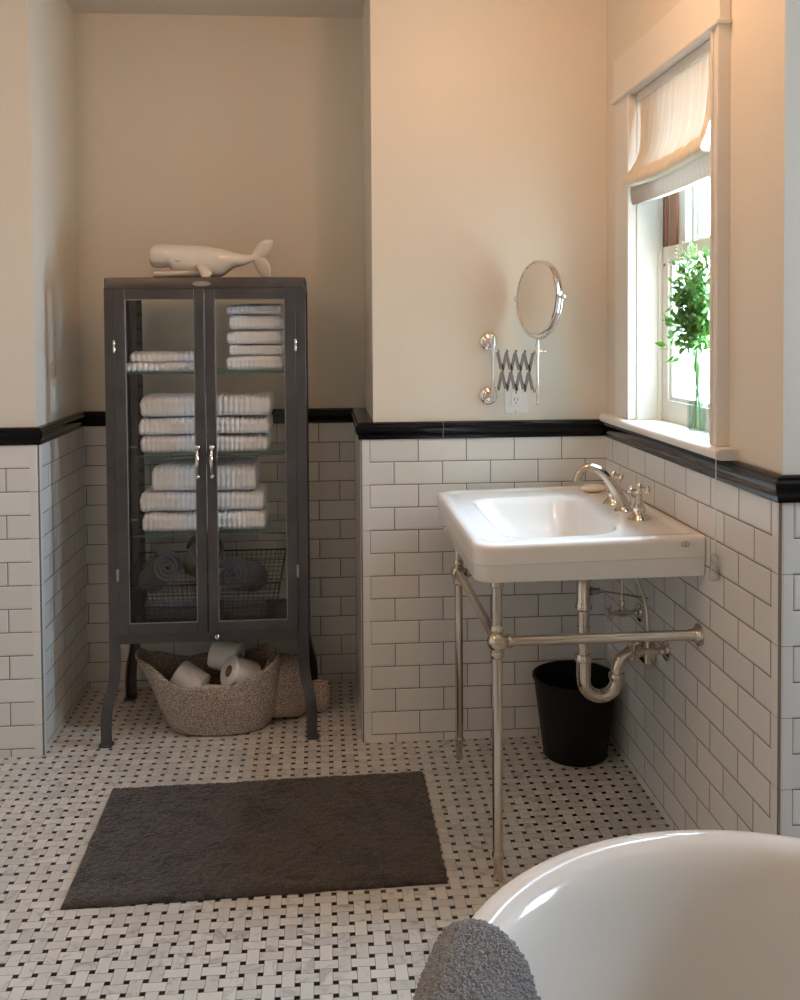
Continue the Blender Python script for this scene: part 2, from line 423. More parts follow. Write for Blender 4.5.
# nosing in front of the wall, then the stool inside the opening
polyA = [(-.0, 1.05)] + poly[1:-1] + [(-.0, 1.025)]
mb2.rings([[(x if x < 0 else PT, -.982, z) for x, z in polyA], [(x if x < 0 else PT, -.075, z) for x, z in polyA]])
mb2.box(PT - .0, .147, WY0 + .0005, WY1 - .0005, 1.0305, 1.05)
wpart(mb2, 'sill', M['white'])
mb = MB().box(PT, .148, WY1 - .004, WY1 - .0005, 1.0505, WZ1 - .004); mb.box(PT, .148, WY0 + .0005, WY0 + .004, 1.0505, WZ1 - .004); mb.box(PT, .148, WY0 + .0005, WY1 - .0005, WZ1 - .004, WZ1 - .0005)
mb.box(XS - .012, XS - .001, WY1 - .013, WY1 - .004, 1.0505, WZ1 - .004)
wpart(mb, 'jamb', M['white'])
def sash(x0, x1, z0, z1, st, br, tr, name, far=0):
    mb = MB(); a, b = WY0 + .005, WY1 - .005
    if far: b -= far - st
    mb.box(x0, x1, b - st, b, z0, z1); mb.box(x0, x1, a, a + st, z0, z1)
    mb.box(x0, x1, a + st, b - st, z0, z0 + br); mb.box(x0, x1, a + st, b - st, z1 - tr, z1)
    i = .012
    mb.box(x0 + .008, x1 - .004, b - st - i, b - st, z0 + br, z1 - tr); mb.box(x0 + .008, x1 - .004, a + st, a + st + i, z0 + br, z1 - tr)
    mb.box(x0 + .008, x1 - .004, a + st + i, b - st - i, z0 + br, z0 + br + i); mb.box(x0 + .008, x1 - .004, a + st + i, b - st - i, z1 - tr - i, z1 - tr)
    o = wpart(mb, name, M['white'], .0015)
    g = MB().box((x0 + x1) / 2 - .0015, (x0 + x1) / 2 + .0015, a + st, b - st, z0 + br, z1 - tr)
    g = g.build('pane', M['pane'], o); return o
s1 = sash(XS, XS + .028, 1.0505, 1.552, .048, .060, .035, 'sash')
s2 = sash(XS + .030, XS + .058, 1.517, WZ1 - .006, .045, .035, .045, 'sash', .17)
mb = MB().box(XS + .008, XS + .028, WY1 - .165, WY1 - .0045, 1.5525, WZ1 - .006); wpart(mb, 'side_board', M['white'])
for a_, b_ in ((.005, .040), (.055, .118)):
    mb = MB().box(XS + .003, XS + .008, WY1 - b_, WY1 - a_, 1.553, WZ1 - .008); mb.box(XS - .001, XS + .003, WY1 - b_, WY1 - b_ + .014, 1.553, WZ1 - .008)
    wpart(mb, 'stained_wood_strip', M['brownwood'], .002)
LK = -.80
mb = MB().box(XS - .004, XS + .022, LK - .018, LK + .018, 1.552, 1.558); mb.tube([(XS + .005, LK, 1.558), (XS + .005, LK, 1.564), (XS - .004, LK + .03, 1.566)], .004)
o = mb.build('sash_lock', M['nickel']); parent_keep(o, win)
mb = MB().ball((XS - .001, WY1 - .03, 1.50), .004); o = mb.build('sash_pin', M['darknickel']); parent_keep(o, win)

# roman shade inside the opening, with a soft pouch at its foot
sh = empty('roman_shade', (.02, (WY0 + WY1) / 2, 1.98), 'sheer cream roman shade with a solid band, half raised in the window', 'window shade')
def spart(mb, name, m):
    o = mb.build(name, m); parent_keep(o, sh); return o
def sheet(mb, f, nu, nv, th=.0012):
    """thin sheet with thickness from f(u,v)"""
    A = [[Vector(f(u / nu, v / nv)) for u in range(nu + 1)] for v in range(nv + 1)]
    vs = []; fs = []
    W = nu + 1
    for sgn in (0, 1):
        for v in range(nv + 1):
            for u in range(nu + 1):
                p = A[v][u]; du = A[v][min(u + 1, nu)] - A[v][max(u - 1, 0)]; dv = A[min(v + 1, nv)][u] - A[max(v - 1, 0)][u]
                n = du.cross(dv); n = n.normalized() if n.length > 1e-12 else Vector((0, 0, 1))
                vs.append(p + n * (th * (sgn - .5)))
    off = W * (nv + 1)
    for v in range(nv):
        for u in range(nu):
            a = v * W + u; fs.append((a, a + 1, a + 1 + W, a + W)); fs.append((off + a, off + a + W, off + a + 1 + W, off + a + 1))
    for u in range(nu): fs.append((u, off + u, off + u + 1, u + 1)); a = nv * W + u; fs.append((a, a + 1, off + a + 1, off + a))
    for v in range(nv): a = v * W; fs.append((a, a + W, off + a + W, off + a)); a = v * W + nu; fs.append((a, off + a, off + a + W, a + W))
    mb.add(vs, fs)
SY0, SY1 = WY0 + .012, WY1 - .012
def pull(t):     # the sides draw in towards the middle of the drop and flare to the pouch
    return .030 * sin(pi * min(t / .85, 1)) ** 1.4
prof_front = smooth_path([(.016, 0, 1.985), (.012, 0, 1.90), (.004, 0, 1.82), (-.014, 0, 1.775), (-.032, 0, 1.745), (-.030, 0, 1.728), (-.006, 0, 1.727), (.03, 0, 1.74)], 5)
def shade_pt(y, t):
    k = t * (len(prof_front) - 1); i = min(int(k), len(prof_front) - 2); p = prof_front[i].lerp(prof_front[i + 1], k - i)
    q = pull(t / .62) if t < .62 else 0
    yy = SY0 + q + (SY1 - SY0 - 2 * q) * y
    wv = .003 * sin(y * 37) * sin(pi * min(1, t * 1.2)) + .002 * sin(y * 83 + 3 * t)
    sag = -.012 * sin(pi * y) * min(1, t * 1.3)
    return (p.x + wv, yy, p.z + sag)
bw = .075
mb = MB(); sheet(mb, lambda u, v: shade_pt(bw + (1 - 2 * bw) * u, v * .45), 44, 16); spart(mb, 'sheer_panel', M['shade'])
mb = MB(); sheet(mb, lambda u, v: shade_pt(bw * u, v * .45), 4, 16); sheet(mb, lambda u, v: shade_pt(1 - bw + bw * u, v * .45), 4, 16)
sheet(mb, lambda u, v: shade_pt(u, .45 + v * .55), 44, 18); spart(mb, 'band', M['band'])
mb = MB(); sheet(mb, lambda u, v: (-.004 - .006 * sin(v * pi) + .0015 * sin(u * 30), SY0 + (SY1 - SY0) * u, 1.745 - .070 * v - .004 * sin(pi * u)), 40, 8)
sheet(mb, lambda u, v: (-.004 + .03 * v, SY0 + (SY1 - SY0) * u, 1.675 + .004 * v - .004 * sin(pi * u)), 40, 3); spart(mb, 'lining_fold', M['back_band'])
mb = MB().box(.008, .034, SY0, SY1, 1.972, 1.995); spart(mb, 'head_rail', M['white'])
mb = MB(); mb.tube([(.02, WY0 + .02, 1.975), (-.022, WY0 - .010, 1.95), (-.030, -.945, 1.6), (-.043, -.990, 1.05), (-.0128, -.917, .80)], .0009, 6)
mb.tube([(-.0128, -.914, .80), (-.044, -.994, 1.05), (-.031, -.949, 1.6)], .0008, 6); spart(mb, 'pull_cord', M['cord'])
mb = MB(); mb.lathe([(.0001, 0), (.011, 0), (.012, .004), (.012, .030), (.007, .036), (.006, .040), (.009, .046), (.009, .054), (.005, .060), (.0001, .061)], (-.0128, -.91, .740), 'z', 20)
o = tag(mb.build('cord_tensioner', M['clear'], bevel=.002), 'small clear plastic cord guide fixed on the tiles right of the sink', 'cord guide')

# ------------------------------------------------------------------ outdoors, seen through the window
tag(MB().box(.16, 40, -.9, 60, -.8, -.7).build('ground', M['lawn']), kind='structure')
def world_part(mb, name, m, root, bevel=0):
    o = mb.build(name, m, bevel=bevel); parent_keep(o, root); return o
# bush beyond the glass
t = empty('garden_bush', (2.6, 2.55, -.7), 'pale green garden bush outside the window, behind the vase', 'bush')
mb = MB(); rnd = random.Random(3)
for i in range(900):
    th = rnd.uniform(0, 2 * pi); ph = math.acos(rnd.uniform(-1, 1)); r = rnd.uniform(.5, 1) ** .5
    c = Vector((2.6 + .55 * r * sin(ph) * cos(th), 2.55 + .5 * r * sin(ph) * sin(th), .75 + 1.25 * r * cos(ph)))
    d = Vector((rnd.gauss(0, 1), rnd.gauss(0, 1), rnd.gauss(0, 1))).normalized(); e = d.orthogonal().normalized(); s_ = rnd.uniform(.03, .06)
    n_ = d.cross(e) * .004
    ring = [c + d * s_ * a + e * s_ * .45 * b for a, b in ((-1, 0), (-.3, .9), (.5, .7), (1, 0), (.5, -.7), (-.3, -.9))]
    mb.rings([ring, [p + n_ for p in ring]])
world_part(mb, 'foliage', M['bushleaf'], t)
mb = MB(); 
for a in range(5): mb.tube([(2.6, 2.55, -.7), (2.6 + .15 * cos(a * 1.3), 2.55 + .15 * sin(a * 1.3), 0), (2.6 + .35 * cos(a * 1.3), 2.55 + .3 * sin(a * 1.3), .9)], [.03, .02, .008], 8)
world_part(mb, 'branches', M['bark'], t)

# ------------------------------------------------------------------ rear window 2 and door_1 (behind the camera, for light and reflections)
w2 = tag(empty('window_2', (1.4, (AY0 + AY1) / 2, AZ0)), kind='structure')
mb = MB()
for a, b, c, d in ((AY0 - .09, AY0, AZ0 - .09, AZ1 + .1), (AY1, AY1 + .09, AZ0 - .09, AZ1 + .1), (AY0, AY1, AZ1, AZ1 + .1), (AY0, AY1, AZ0 - .09, AZ0)): mb.box(1.362, 1.38, a, b, c, d)
world_part(mb, 'casing', M['white'], w2)
mb = MB()
for a, b, c, d in ((AY0, AY0 + .04, AZ0, AZ1), (AY1 - .04, AY1, AZ0, AZ1), (AY0 + .04, AY1 - .04, AZ1 - .04, AZ1), (AY0 + .04, AY1 - .04, AZ0, AZ0 + .05), (AY0 + .04, AY1 - .04, 1.58, 1.61)): mb.box(1.42, 1.45, a, b, c, d)
world_part(mb, 'sash', M['white'], w2)

# ------------------------------------------------------------------ steel display cabinet
CX0, CX1, CY0, CY1, CZ0, CZ1 = -1.590, -.957, .065, .435, .320, 1.488
cab = empty('display_cabinet', ((CX0 + CX1) / 2, (CY0 + CY1) / 2, 0), 'dark gunmetal steel cabinet with two glass doors and curved legs in the niche', 'cabinet')
def cpart(mb, name, m, parent=None, bevel=.0015):
    o = mb.build(name, m, bevel=bevel)
    if parent is None or parent is cab: parent_keep(o, cab)
    else:
        o.parent = parent
    return o
def under(mb, name, m, parent, bevel=0):
    """sub-part of a part that was built in world coordinates"""
    o = mb.build(name, m, bevel=bevel); o.parent = parent; return o
PWD = .034
# top slab with rounded corners
def rr(x0, x1, y0, y1, r, z, k=6, m=1):
    rs = r if isinstance(r, (list, tuple)) else [r] * 4
    out = []
    C = [(x1 - rs[0], y1 - rs[0], 0), (x0 + rs[1], y1 - rs[1], 90), (x0 + rs[2], y0 + rs[2], 180), (x1 - rs[3], y0 + rs[3], 270)]
    arcs = []
    for (cx, cy, a), q in zip(C, rs):
        arcs.append([(cx + q * cos(radians(a + 90 * i / k)), cy + q * sin(radians(a + 90 * i / k))) for i in range(k + 1)])
    for i in range(4):
        out += arcs[i]; p = arcs[i][-1]; n = arcs[(i + 1) % 4][0]
        for j in range(1, m): out.append((p[0] + (n[0] - p[0]) * j / m, p[1] + (n[1] - p[1]) * j / m))
    return [(x, y, z) for x, y in out]
mb = MB(); mb.rings([rr(CX0, CX1, CY0, CY1, .012, CZ1 - .034), rr(CX0, CX1, CY0, CY1, .012, CZ1 - .006), rr(CX0 + .002, CX1 - .002, CY0 + .002, CY1 - .002, .012, CZ1 - .001), rr(CX0 + .007, CX1 - .007, CY0 + .007, CY1 - .007, .01, CZ1)])
body = cpart(mb, 'top_panel', M['steel'], bevel=0)
mb = MB()
mb.box(CX0 + PWD, CX1 - PWD, CY0 + .002, CY0 + .02, CZ0, CZ0 + .032)       # bottom front bar
mb.box(CX0 + PWD, CX1 - PWD, CY1 - .02, CY1 - .002, CZ0, CZ0 + .032)
mb.box(CX0 + .004, CX0 + .018, CY0 + PWD, CY1 - PWD, CZ0, CZ0 + .032); mb.box(CX1 - .018, CX1 - .004, CY0 + PWD, CY1 - PWD, CZ0, CZ0 + .032)
mb.box(CX0 + .018, CX1 - .018, CY0 + .02, CY1 - .02, CZ0 + .014, CZ0 + .024)
for y in (.2, .34): pass
cpart(mb, 'bottom_panel', M['steel'])
mb = MB()
for x0, x1 in ((CX0, CX0 + PWD), (CX1 - PWD, CX1)):
    mb.box(x0, x1, CY0, CY0 + .004, CZ0, CZ1 - .034)
    xa = x0 if x0 == CX0 else x1 - .004
    mb.box(xa, xa + .004, CY0 + .004, CY0 + PWD, CZ0, CZ1 - .034)
    mb.box(x0, x1, CY1 - .004, CY1, CZ0, CZ1 - .034); mb.box(xa, xa + .004, CY1 - PWD, CY1 - .004, CZ0, CZ1 - .034)
cpart(mb, 'corner_posts', M['steel'], bevel=.0035)
# slotted standards inside the back posts
mb = MB(); mh = MB()
for x0 in (CX0 + .034, CX1 - .034 - .018):
    mb.box(x0, x0 + .018, CY1 - .016, CY1 - .004, CZ0 + .03, CZ1 - .036)
    for k in range(22): pass
cpart(mb, 'shelf_standards', M['slotted'], bevel=0)
# legs: curved out at the foot
def leg(x0, x1, yf, sx, sy, name='leg'):
    zs = [CZ0 + .01, .26, .215, .175, .135, .095, .05, .012, 0]
    of = [0, 0, .002, .009, .019, .024, .025, .025, .028]
    zs = smooth1(zs, 3); of = smooth1(of, 3)
    mb = MB(); rings = []; rings2 = []
    yd = .034
    for z, d in zip(zs, of):
        a, b = x0 + sx * d, x1 + sx * d; y = yf + sy * d; y2 = y - sy * yd; t = .006
        ex = 0.0
        if sx < 0: L = [(a, y), (b, y), (b, y - sy * t), (a + t, y - sy * t), (a + t, y2), (a, y2)]
        else: L = [(a, y), (b, y), (b, y2), (b - t, y2), (b - t, y - sy * t), (a, y - sy * t)]
        rings.append([(p[0], p[1], z) for p in L])
    mb.rings(rings, smooth=False)
    a, b = x0 + sx * .028, x1 + sx * .028; y = yf + sy * .028
    mb.box(min(a, b) - .003, max(a, b) + .003, min(y, y - sy * .038) - .002, max(y, y - sy * .038) + .002, 0, .006)
    cpart(mb, name, M['steel'], bevel=.001)
leg(CX0, CX0 + PWD, CY0, -1, -1); leg(CX1 - PWD, CX1, CY0, 1, -1); leg(CX0, CX0 + PWD, CY1, -1, 1); leg(CX1 - PWD, CX1, CY1, 1, 1)
# fixed glass sides and back
mb = MB().box(CX0 + .008, CX0 + .012, CY0 + .03, CY1 - .03, CZ0 + .03, CZ1 - .035); cpart(mb, 'side_glass', M['glass'], bevel=0)
mb = MB().box(CX1 - .012, CX1 - .008, CY0 + .03, CY1 - .03, CZ0 + .03, CZ1 - .035); cpart(mb, 'side_glass', M['glass'], bevel=0)
mb = MB().box(CX0 + .03, CX1 - .03, CY1 - .010, CY1 - .006, CZ0 + .03, CZ1 - .035); cpart(mb, 'back_glass', M['glass'], bevel=0)
# doors
DZ0, DZ1 = CZ0 + .034, CZ1 - .036
def door(x0, x1, hx, hside, lab):
    f = .034; mb = MB(); ya, yb = CY0 - .010, CY0 + .004
    gx0 = x0 + (f if hside < 0 else .031); gx1 = x1 - (.031 if hside < 0 else f)
    mb.box(x0, gx0, ya, yb, DZ0, DZ1); mb.box(gx1, x1, ya, yb, DZ0, DZ1)
    mb.box(gx0, gx1, ya, yb, DZ0, DZ0 + .034); mb.box(gx0, gx1, ya, yb, DZ1 - .034, DZ1)
    d = cpart(mb, 'door', M['steel'], bevel=.002); tag(d, lab)
    g_ = MB().box(gx0 - .004, gx1 + .004, ya + .006, ya + .009, DZ0 + .03, DZ1 - .03); cpart(g_, 'pane', M['glass'], d, 0)
    b = MB(); t = .0022
    b.box(gx0, gx0 + t, ya + .0005, ya + .006, DZ0 + .034, DZ1 - .034); b.box(gx1 - t, gx1, ya + .0005, ya + .006, DZ0 + .034, DZ1 - .034)
    b.box(gx0 + t, gx1 - t, ya + .0005, ya + .006, DZ0 + .034, DZ0 + .034 + t); b.box(gx0 + t, gx1 - t, ya + .0005, ya + .006, DZ1 - .034 - t, DZ1 - .034)
    cpart(b, 'glazing_bead', M['steel_edge'], d, 0)
    h = MB(); z0 = .855
    pts = smooth_path([(hx, ya - .002, z0), (hx, ya - .012, z0 + .012), (hx, ya - .020, z0 + .035), (hx, ya - .022, z0 + .055), (hx, ya - .014, z0 + .080), (hx, ya - .004, z0 + .090)], 5)
    rad = smooth1([.0035, .003, .0055, .0065, .0045, .0035], 5)
    h.tube(pts, rad, 12); h.ball((hx, ya - .005, z0 - .001), .0065, sc=(1, .8, 1.2)); h.ball((hx, ya - .006, z0 + .093), .0085, sc=(1.1, .8, 1)); h.tube([(hx - .006, ya - .004, z0 + .098), (hx + .006, ya - .004, z0 + .098)], .004, 10)
    cpart(h, 'handle', M['chrome'], d, 0)
    ex = x0 if hside < 0 else x1
    for z in (1.27, .545):
        q = MB().lathe([(.0001, -.022), (.003, -.020), (.0048, -.016), (.0048, -.001), (.004, 0), (.0048, .001), (.0048, .016), (.003, .020), (.0001, .022)], (ex, ya - .003, z), 'z', 12)
        cpart(q, 'hinge', M['chrome'] if z > 1 else M['steel_edge'], d, 0)
door(CX0 + PWD - .001, -1.2775, -1.302, -1, 'left glass door of the cabinet')
door(-1.2745, CX1 - PWD + .001, -1.258, 1, 'right glass door of the cabinet')
mb = MB().lathe([(.0001, -.004), (.006, -.004), (.008, -.002), (.008, .003)], (-1.25, CY0 - .001, CZ0 + .017), 'y', 16); o = cpart(mb, 'lock', M['chrome'], bevel=0)
mb = MB().box(-1.2515, -1.2485, CY0 - .0062, CY0 - .0045, CZ0 + .013, CZ0 + .021); cpart(mb, 'keyhole', M['slot'], o, 0)
mb = MB()
pl = [(.030 * cos(t) * (1 if abs(cos(t)) < .8 else .95), .008 * sin(t)) for t in [2 * pi * i / 24 for i in range(24)]]
mb.prism(pl, .003, (-1.285, CY0 - .0035, CZ1 - .021)); cpart(mb, 'maker_plate', M['steel_edge'], bevel=.0005)
# glass shelves
SHZ = [.665, .921, 1.187]
for z in SHZ:
    mb = MB().box(CX0 + .034, CX1 - .034, CY0 + .022, CY1 - .03, z - .006, z); o = cpart(mb, 'shelf', M['glass_edge'], bevel=0)
    mb = MB().box(CX0 + .034, CX1 - .034, CY0 + .0195, CY0 + .022, z - .006, z); cpart(mb, 'shelf_rim', M['shelf_rim'], o, 0)
    for x in (CX0 + .014, CX1 - .034):
        for y in (CY0 + .05, CY1 - .05): cpart(MB().box(x, x + .02, y, y + .012, z - .012, z - .0065), 'shelf_clip', M['steel_edge'], o, 0)

# ------------------------------------------------------------------ towels
def folded_towel(name, w, d, h, ribs, layers=2, seed=0, amp=.0045):
    """folded ribbed towel, origin at bottom centre; ribs run front to back over the fold"""
    rnd = random.Random(seed); NX = max(ribs * 6, 60); NP = 44
    rings = []
    for i in range(NX + 1):
        x = (i / NX - .5); ex = min(i, NX - i) / NX
        endr = min(1, (ex * w / (h * .45))); endk = sqrt(max(0, 1 - (1 - endr) ** 2)) * .25 + .75 if endr < 1 else 1
        rib = abs(sin(pi * ribs * i / NX)) ** .7
        ring = []
        for j in range(NP):
            t = 2 * pi * j / NP; c_, s_ = cos(t), sin(t)
            e = .32
            py = math.copysign(abs(c_) ** e, c_) * d / 2; pz = math.copysign(abs(s_) ** .6, s_) * h / 2 * endk
            # crease between the folded layers on the front
            cr = 0
            for l in range(1, layers):
                zl = -h / 2 + h * l / layers
                cr += .006 * math.exp(-((pz - zl) / .0035) ** 2)
            py -= math.copysign(cr, c_) * (1 if abs(c_) > .3 else 0)
            k = 1 + 0 * rib
            r_ = amp * rib
            nl = Vector((c_ * .9, s_)).normalized()
            if pz < -h * .42: r_ *= .1
            n3 = noise.noise(Vector((x * w * 14 + seed * 3.1, py * 14, pz * 20 + seed))) * .0035
            py2 = py + nl.x * (r_ + n3); pz2 = pz + nl.y * (r_ + n3)
            sag = .006 * noise.noise(Vector((x * w * 6 + seed, py * 5, seed * 1.7))) * (pz + h / 2) / h
            ring.append((x * w * (1 + .012 * noise.noise(Vector((pz * 30, py * 9, seed))) + .004 * sin(j)), py2, max(pz2 + h / 2 + sag, .0003)))
        rings.append(ring)
    mb = MB(); mb.rings(rings); return mb.build(name, M['towel'], auto=0)
def towel(x0, x1, y, z, h, ribs, lab, grp, d=.24, rot=0, seed=0, name='bath_towel', layers=2, cat='towel'):
    o = folded_towel(name, x1 - x0, d, h - (.003 if h < .05 else .0055), ribs, layers, seed, .0018 if name == 'face_cloth' else .0045)
    o.location = ((x0 + x1) / 2, y, z + .0008); o.rotation_euler = (0, 0, rot); tag(o, lab, cat, grp); return o
G2 = 'white ribbed towels folded on the second shelf'; G3 = 'white ribbed towels folded on the third shelf'; G1 = 'white face cloths stacked on the top shelf'
z = SHZ[1]
towel(-1.492, -1.085, .235, z, .058, 26, 'white ribbed folded towel, bottom of the three on the second shelf', G2, seed=1)
towel(-1.497, -1.080, .233, z + .059, .057, 26, 'white ribbed folded towel, middle of the three on the second shelf', G2, seed=2)
towel(-1.492, -1.075, .238, z + .117, .070, 24, 'white ribbed folded towel, topmost and puffiest on the second shelf', G2, seed=3)
z = SHZ[0]
towel(-1.490, -1.095, .235, z, .064, 25, 'white ribbed folded towel, bottom of the three on the third shelf', G3, seed=4)
towel(-1.496, -1.100, .237, z + .065, .062, 25, 'white ribbed folded towel, middle of the three on the third shelf', G3, seed=5)
towel(-1.458, -1.125, .240, z + .128, .085, 20, 'white ribbed folded towel, top and narrowest on the third shelf', G3, seed=6)
z = SHZ[2]
towel(-1.540, -1.325, .20, z, .029, 12, 'white ribbed hand towel, lower one at the left of the top shelf', 'white hand towels on the top shelf', d=.2, rot=.06, seed=7, name='hand_towel', layers=1)
towel(-1.530, -1.330, .21, z + .030, .030, 12, 'white ribbed hand towel, upper one at the left of the top shelf', 'white hand towels on the top shelf', d=.18, rot=.1, seed=8, name='hand_towel', layers=1)
hs = [.048, .036, .046, .048, .034]; zz = z
nm = ['bottom of the five stacked cloths', 'next to bottom of the five stacked cloths', 'middle of the five stacked cloths', 'next to top of the five stacked cloths', 'topmost of the five stacked cloths']
for i, h in enumerate(hs):
    towel(-1.212 + .004 * (i % 2), -1.030 - .003 * (i % 3), .20 + .004 * (i % 2), zz, h, 13, 'folded white cloth on the top shelf, ' + nm[i], G1, d=.18, rot=(-.03, .02, -.01, .03, -.02)[i], seed=10 + i, name='face_cloth')
    zz += h + .0012

# wire basket with rolled grey towels on the cabinet floor
BZ = CZ0 + .0245
wb = empty('wire_basket', (-1.28, .22, BZ), 'dark wire mesh basket holding rolled grey towels at the bottom of the cabinet', 'basket')
bx0, bx1, by0, by1 = -1.515, -1.075, .10, .36     # at the floor
fl = .035; hf, hb = .155, .195
mb = MB()
def wire(a, b, r=.0009): mb.tube([a, b], r, 5, cap=False)
nxw = 30; nzw = 13; nyw = 18
def P(side, u, v):
    """point on basket wall: side f/b/l/r; u along, v up"""
    y = by0 + (by1 - by0) * u if side in 'lr' else (by0 if side == 'f' else by1)
    top = hf if side == 'f' else hb if side == 'b' else hf + (hb - hf) * max(0, (u - .15) / .85)
    z_ = BZ + .002 + top * v; o_ = fl * v * top / hb
    if side in 'fb': return (bx0 - o_ + (bx1 - bx0 + 2 * o_) * u, (by0 - o_ * .6) if side == 'f' else (by1 + o_ * .6), z_)
    yy = by0 - o_ * .6 + (by1 - by0 + 1.2 * o_) * u
    return ((bx0 - o_) if side == 'l' else (bx1 + o_), yy, z_)
for side, n in (('f', nxw), ('b', nxw), ('l', nyw), ('r', nyw)):
    for i in range(n + 1): wire(P(side, i / n, 0), P(side, i / n, 1))
    for k in range(nzw): wire(P(side, 0, k / nzw), P(side, 1, k / nzw)) if side in 'fb' else mb.tube([P(side, q / 6, k / nzw) for q in range(7)], .0009, 5, cap=False)
for i in range(nxw + 1): x = bx0 + (bx1 - bx0) * i / nxw; wire((x, by0, BZ + .002), (x, by1, BZ + .002))
for i in range(nyw + 1): y = by0 + (by1 - by0) * i / nyw; wire((bx0, y, BZ + .002), (bx1, y, BZ + .002))
world_part(mb, 'mesh', M['wire'], wb)
mb = MB()
loop = [P('f', 0, 1), P('f', 1, 1)] + [P('r', q / 6, 1) for q in range(1, 6)] + [P('b', 1, 1), P('b', 0, 1)] + [P('l', 1 - q / 6, 1) for q in range(1, 6)]
mb.tube(loop, .0028, 8, closed=True); mb.tube([P('f', 0, 0), P('f', 1, 0), P('b', 1, 0), P('b', 0, 0)], .0022, 8, closed=True)
for s_, u in (('f', 0), ('f', 1), ('b', 0), ('b', 1)): mb.tube([P(s_, u, 0), P(s_, u, 1)], .002, 8)
world_part(mb, 'rim', M['wire'], wb)
def rolled(loc, rot, r, L, m, lab, seed):
    """rolled towel: spiral cross-section along local z"""
    turns = 3.4; n = 110; th = r / (turns + .6) * .8; mb = MB()
    def sp(i, off):
        t = turns * 2 * pi * i / n; q = r * (.16 + .84 * i / n) + off
        wob = 1 + .03 * sin(t * 2.3 + seed)
        return (q * cos(t) * wob, q * sin(t) * wob)
    outer = [sp(i, 0) for i in range(n + 1)]; inner = [sp(i, -th) for i in range(n + 1)]
    sec = outer + inner[::-1]; rings = []
    for z_, k in ((-.5, .96), (-.485, .995), (-.25, 1.0), (0, 1.01), (.25, 1.0), (.485, .995), (.5, .96)): rings.append([(x * k, y * k, z_ * L) for x, y in sec])
    N_ = len(sec); vs = [p for q in rings for p in q]; fs = []
    for a in range(len(rings) - 1):
        for j in range(N_): k = (j + 1) % N_; fs.append((a * N_ + j, a * N_ + k, (a + 1) * N_ + k, (a + 1) * N_ + j))
    for a in (0, len(rings) - 1):
        for i in range(n): fs.append((a * N_ + i, a * N_ + i + 1, a * N_ + N_ - 2 - i, a * N_ + N_ - 1 - i))
    mb.add(vs, fs); o = mb.build('rolled_towel', m, auto=50); o.location = loc; o.rotation_euler = rot
    return tag(o, lab, 'towel', 'rolled towels in the wire basket')
rolled((-1.458, .225, BZ + .162), (radians(64), radians(22), radians(16)), .058, .20, M['greytowel'], 'dark grey rolled towel standing at the left of the wire basket', .3)
rolled((-1.318, .250, BZ + .210), (radians(66), radians(16), radians(8)), .066, .20, M['greytowel'], 'dark grey rolled towel in the middle of the wire basket, the tallest', 1.3)
rolled((-1.180, .235, BZ + .142), (radians(72), radians(-14), radians(-12)), .060, .20, M['bluetowel'], 'slate blue rolled towel at the right of the wire basket', 2.1)
rolled((-1.39, .175, BZ + .046), (radians(90), 0, radians(82)), .042, .20, M['greytowel'], 'dark grey rolled towel lying on the basket floor at the front left', 3.0)
rolled((-1.17, .165, BZ + .044), (radians(90), 0, radians(97)), .040, .14, M['greytowel'], 'short dark grey rolled towel lying on the basket floor at the right', 4.0)

# ------------------------------------------------------------------ ceramic whale on top of the cabinet
WZ = CZ1 + .0005
wh = empty('whale_figurine', (-1.28, .2, WZ), 'glossy cream ceramic sperm whale with raised tail on top of the cabinet', 'figurine')
sx_ = [-1.467, -1.464, -1.454, -1.432, -1.405, -1.380, -1.30, -1.25, -1.225, -1.195, -1.165, -1.145, -1.128]
zt = [.084, .101, .113, .1175, .117, .116, .112, .104, .098, .089, .081, .079, .082]      # top line
zb = [.058, .046, .038, .0365, .036, .012, .002, .002, .014, .036, .044, .052, .060]      # bottom line
hw = [.016, .034, .045, .051, .054, .055, .053, .047, .040, .028, .018, .013, .010]
X_ = smooth1(sx_, 5); T_ = smooth1(zt, 5); B_ = smooth1(zb, 5); H_ = smooth1(hw, 5)
mb = MB(); rings = []
for x, a, b, h in zip(X_, T_, B_, H_):
    zc = (a + b) / 2; hz = (a - b) / 2; fr = 1 if x > -1.3 else .75
    rings.append([(x, .2 + h * math.copysign(abs(cos(t)) ** .85, cos(t)), WZ + zc + hz * math.copysign(abs(sin(t)) ** .85, sin(t))) for t in [2 * pi * i / 32 for i in range(32)]])
mb.rings(rings); body = world_part(mb, 'body', M['ceramic'], wh)
# jaw
mb = MB(); rings = []
for x, a, b, h in zip(smooth1([-1.457, -1.453, -1.44, -1.41, -1.37, -1.32, -1.28], 5), smooth1([.022, .027, .0305, .0315, .035, .050, .06], 5), smooth1([.010, .003, .0, 0, 0, 0, .002], 5), smooth1([.010, .024, .033, .040, .045, .045, .040], 5)):
    zc = (a + b) / 2; hz = (a - b) / 2
    rings.append([(x, .2 + h * cos(t), WZ + zc + hz * math.copysign(abs(sin(t)) ** .8, sin(t))) for t in [2 * pi * i / 28 for i in range(28)]])
mb.rings(rings); world_part(mb, 'jaw', M['ceramic'], wh)
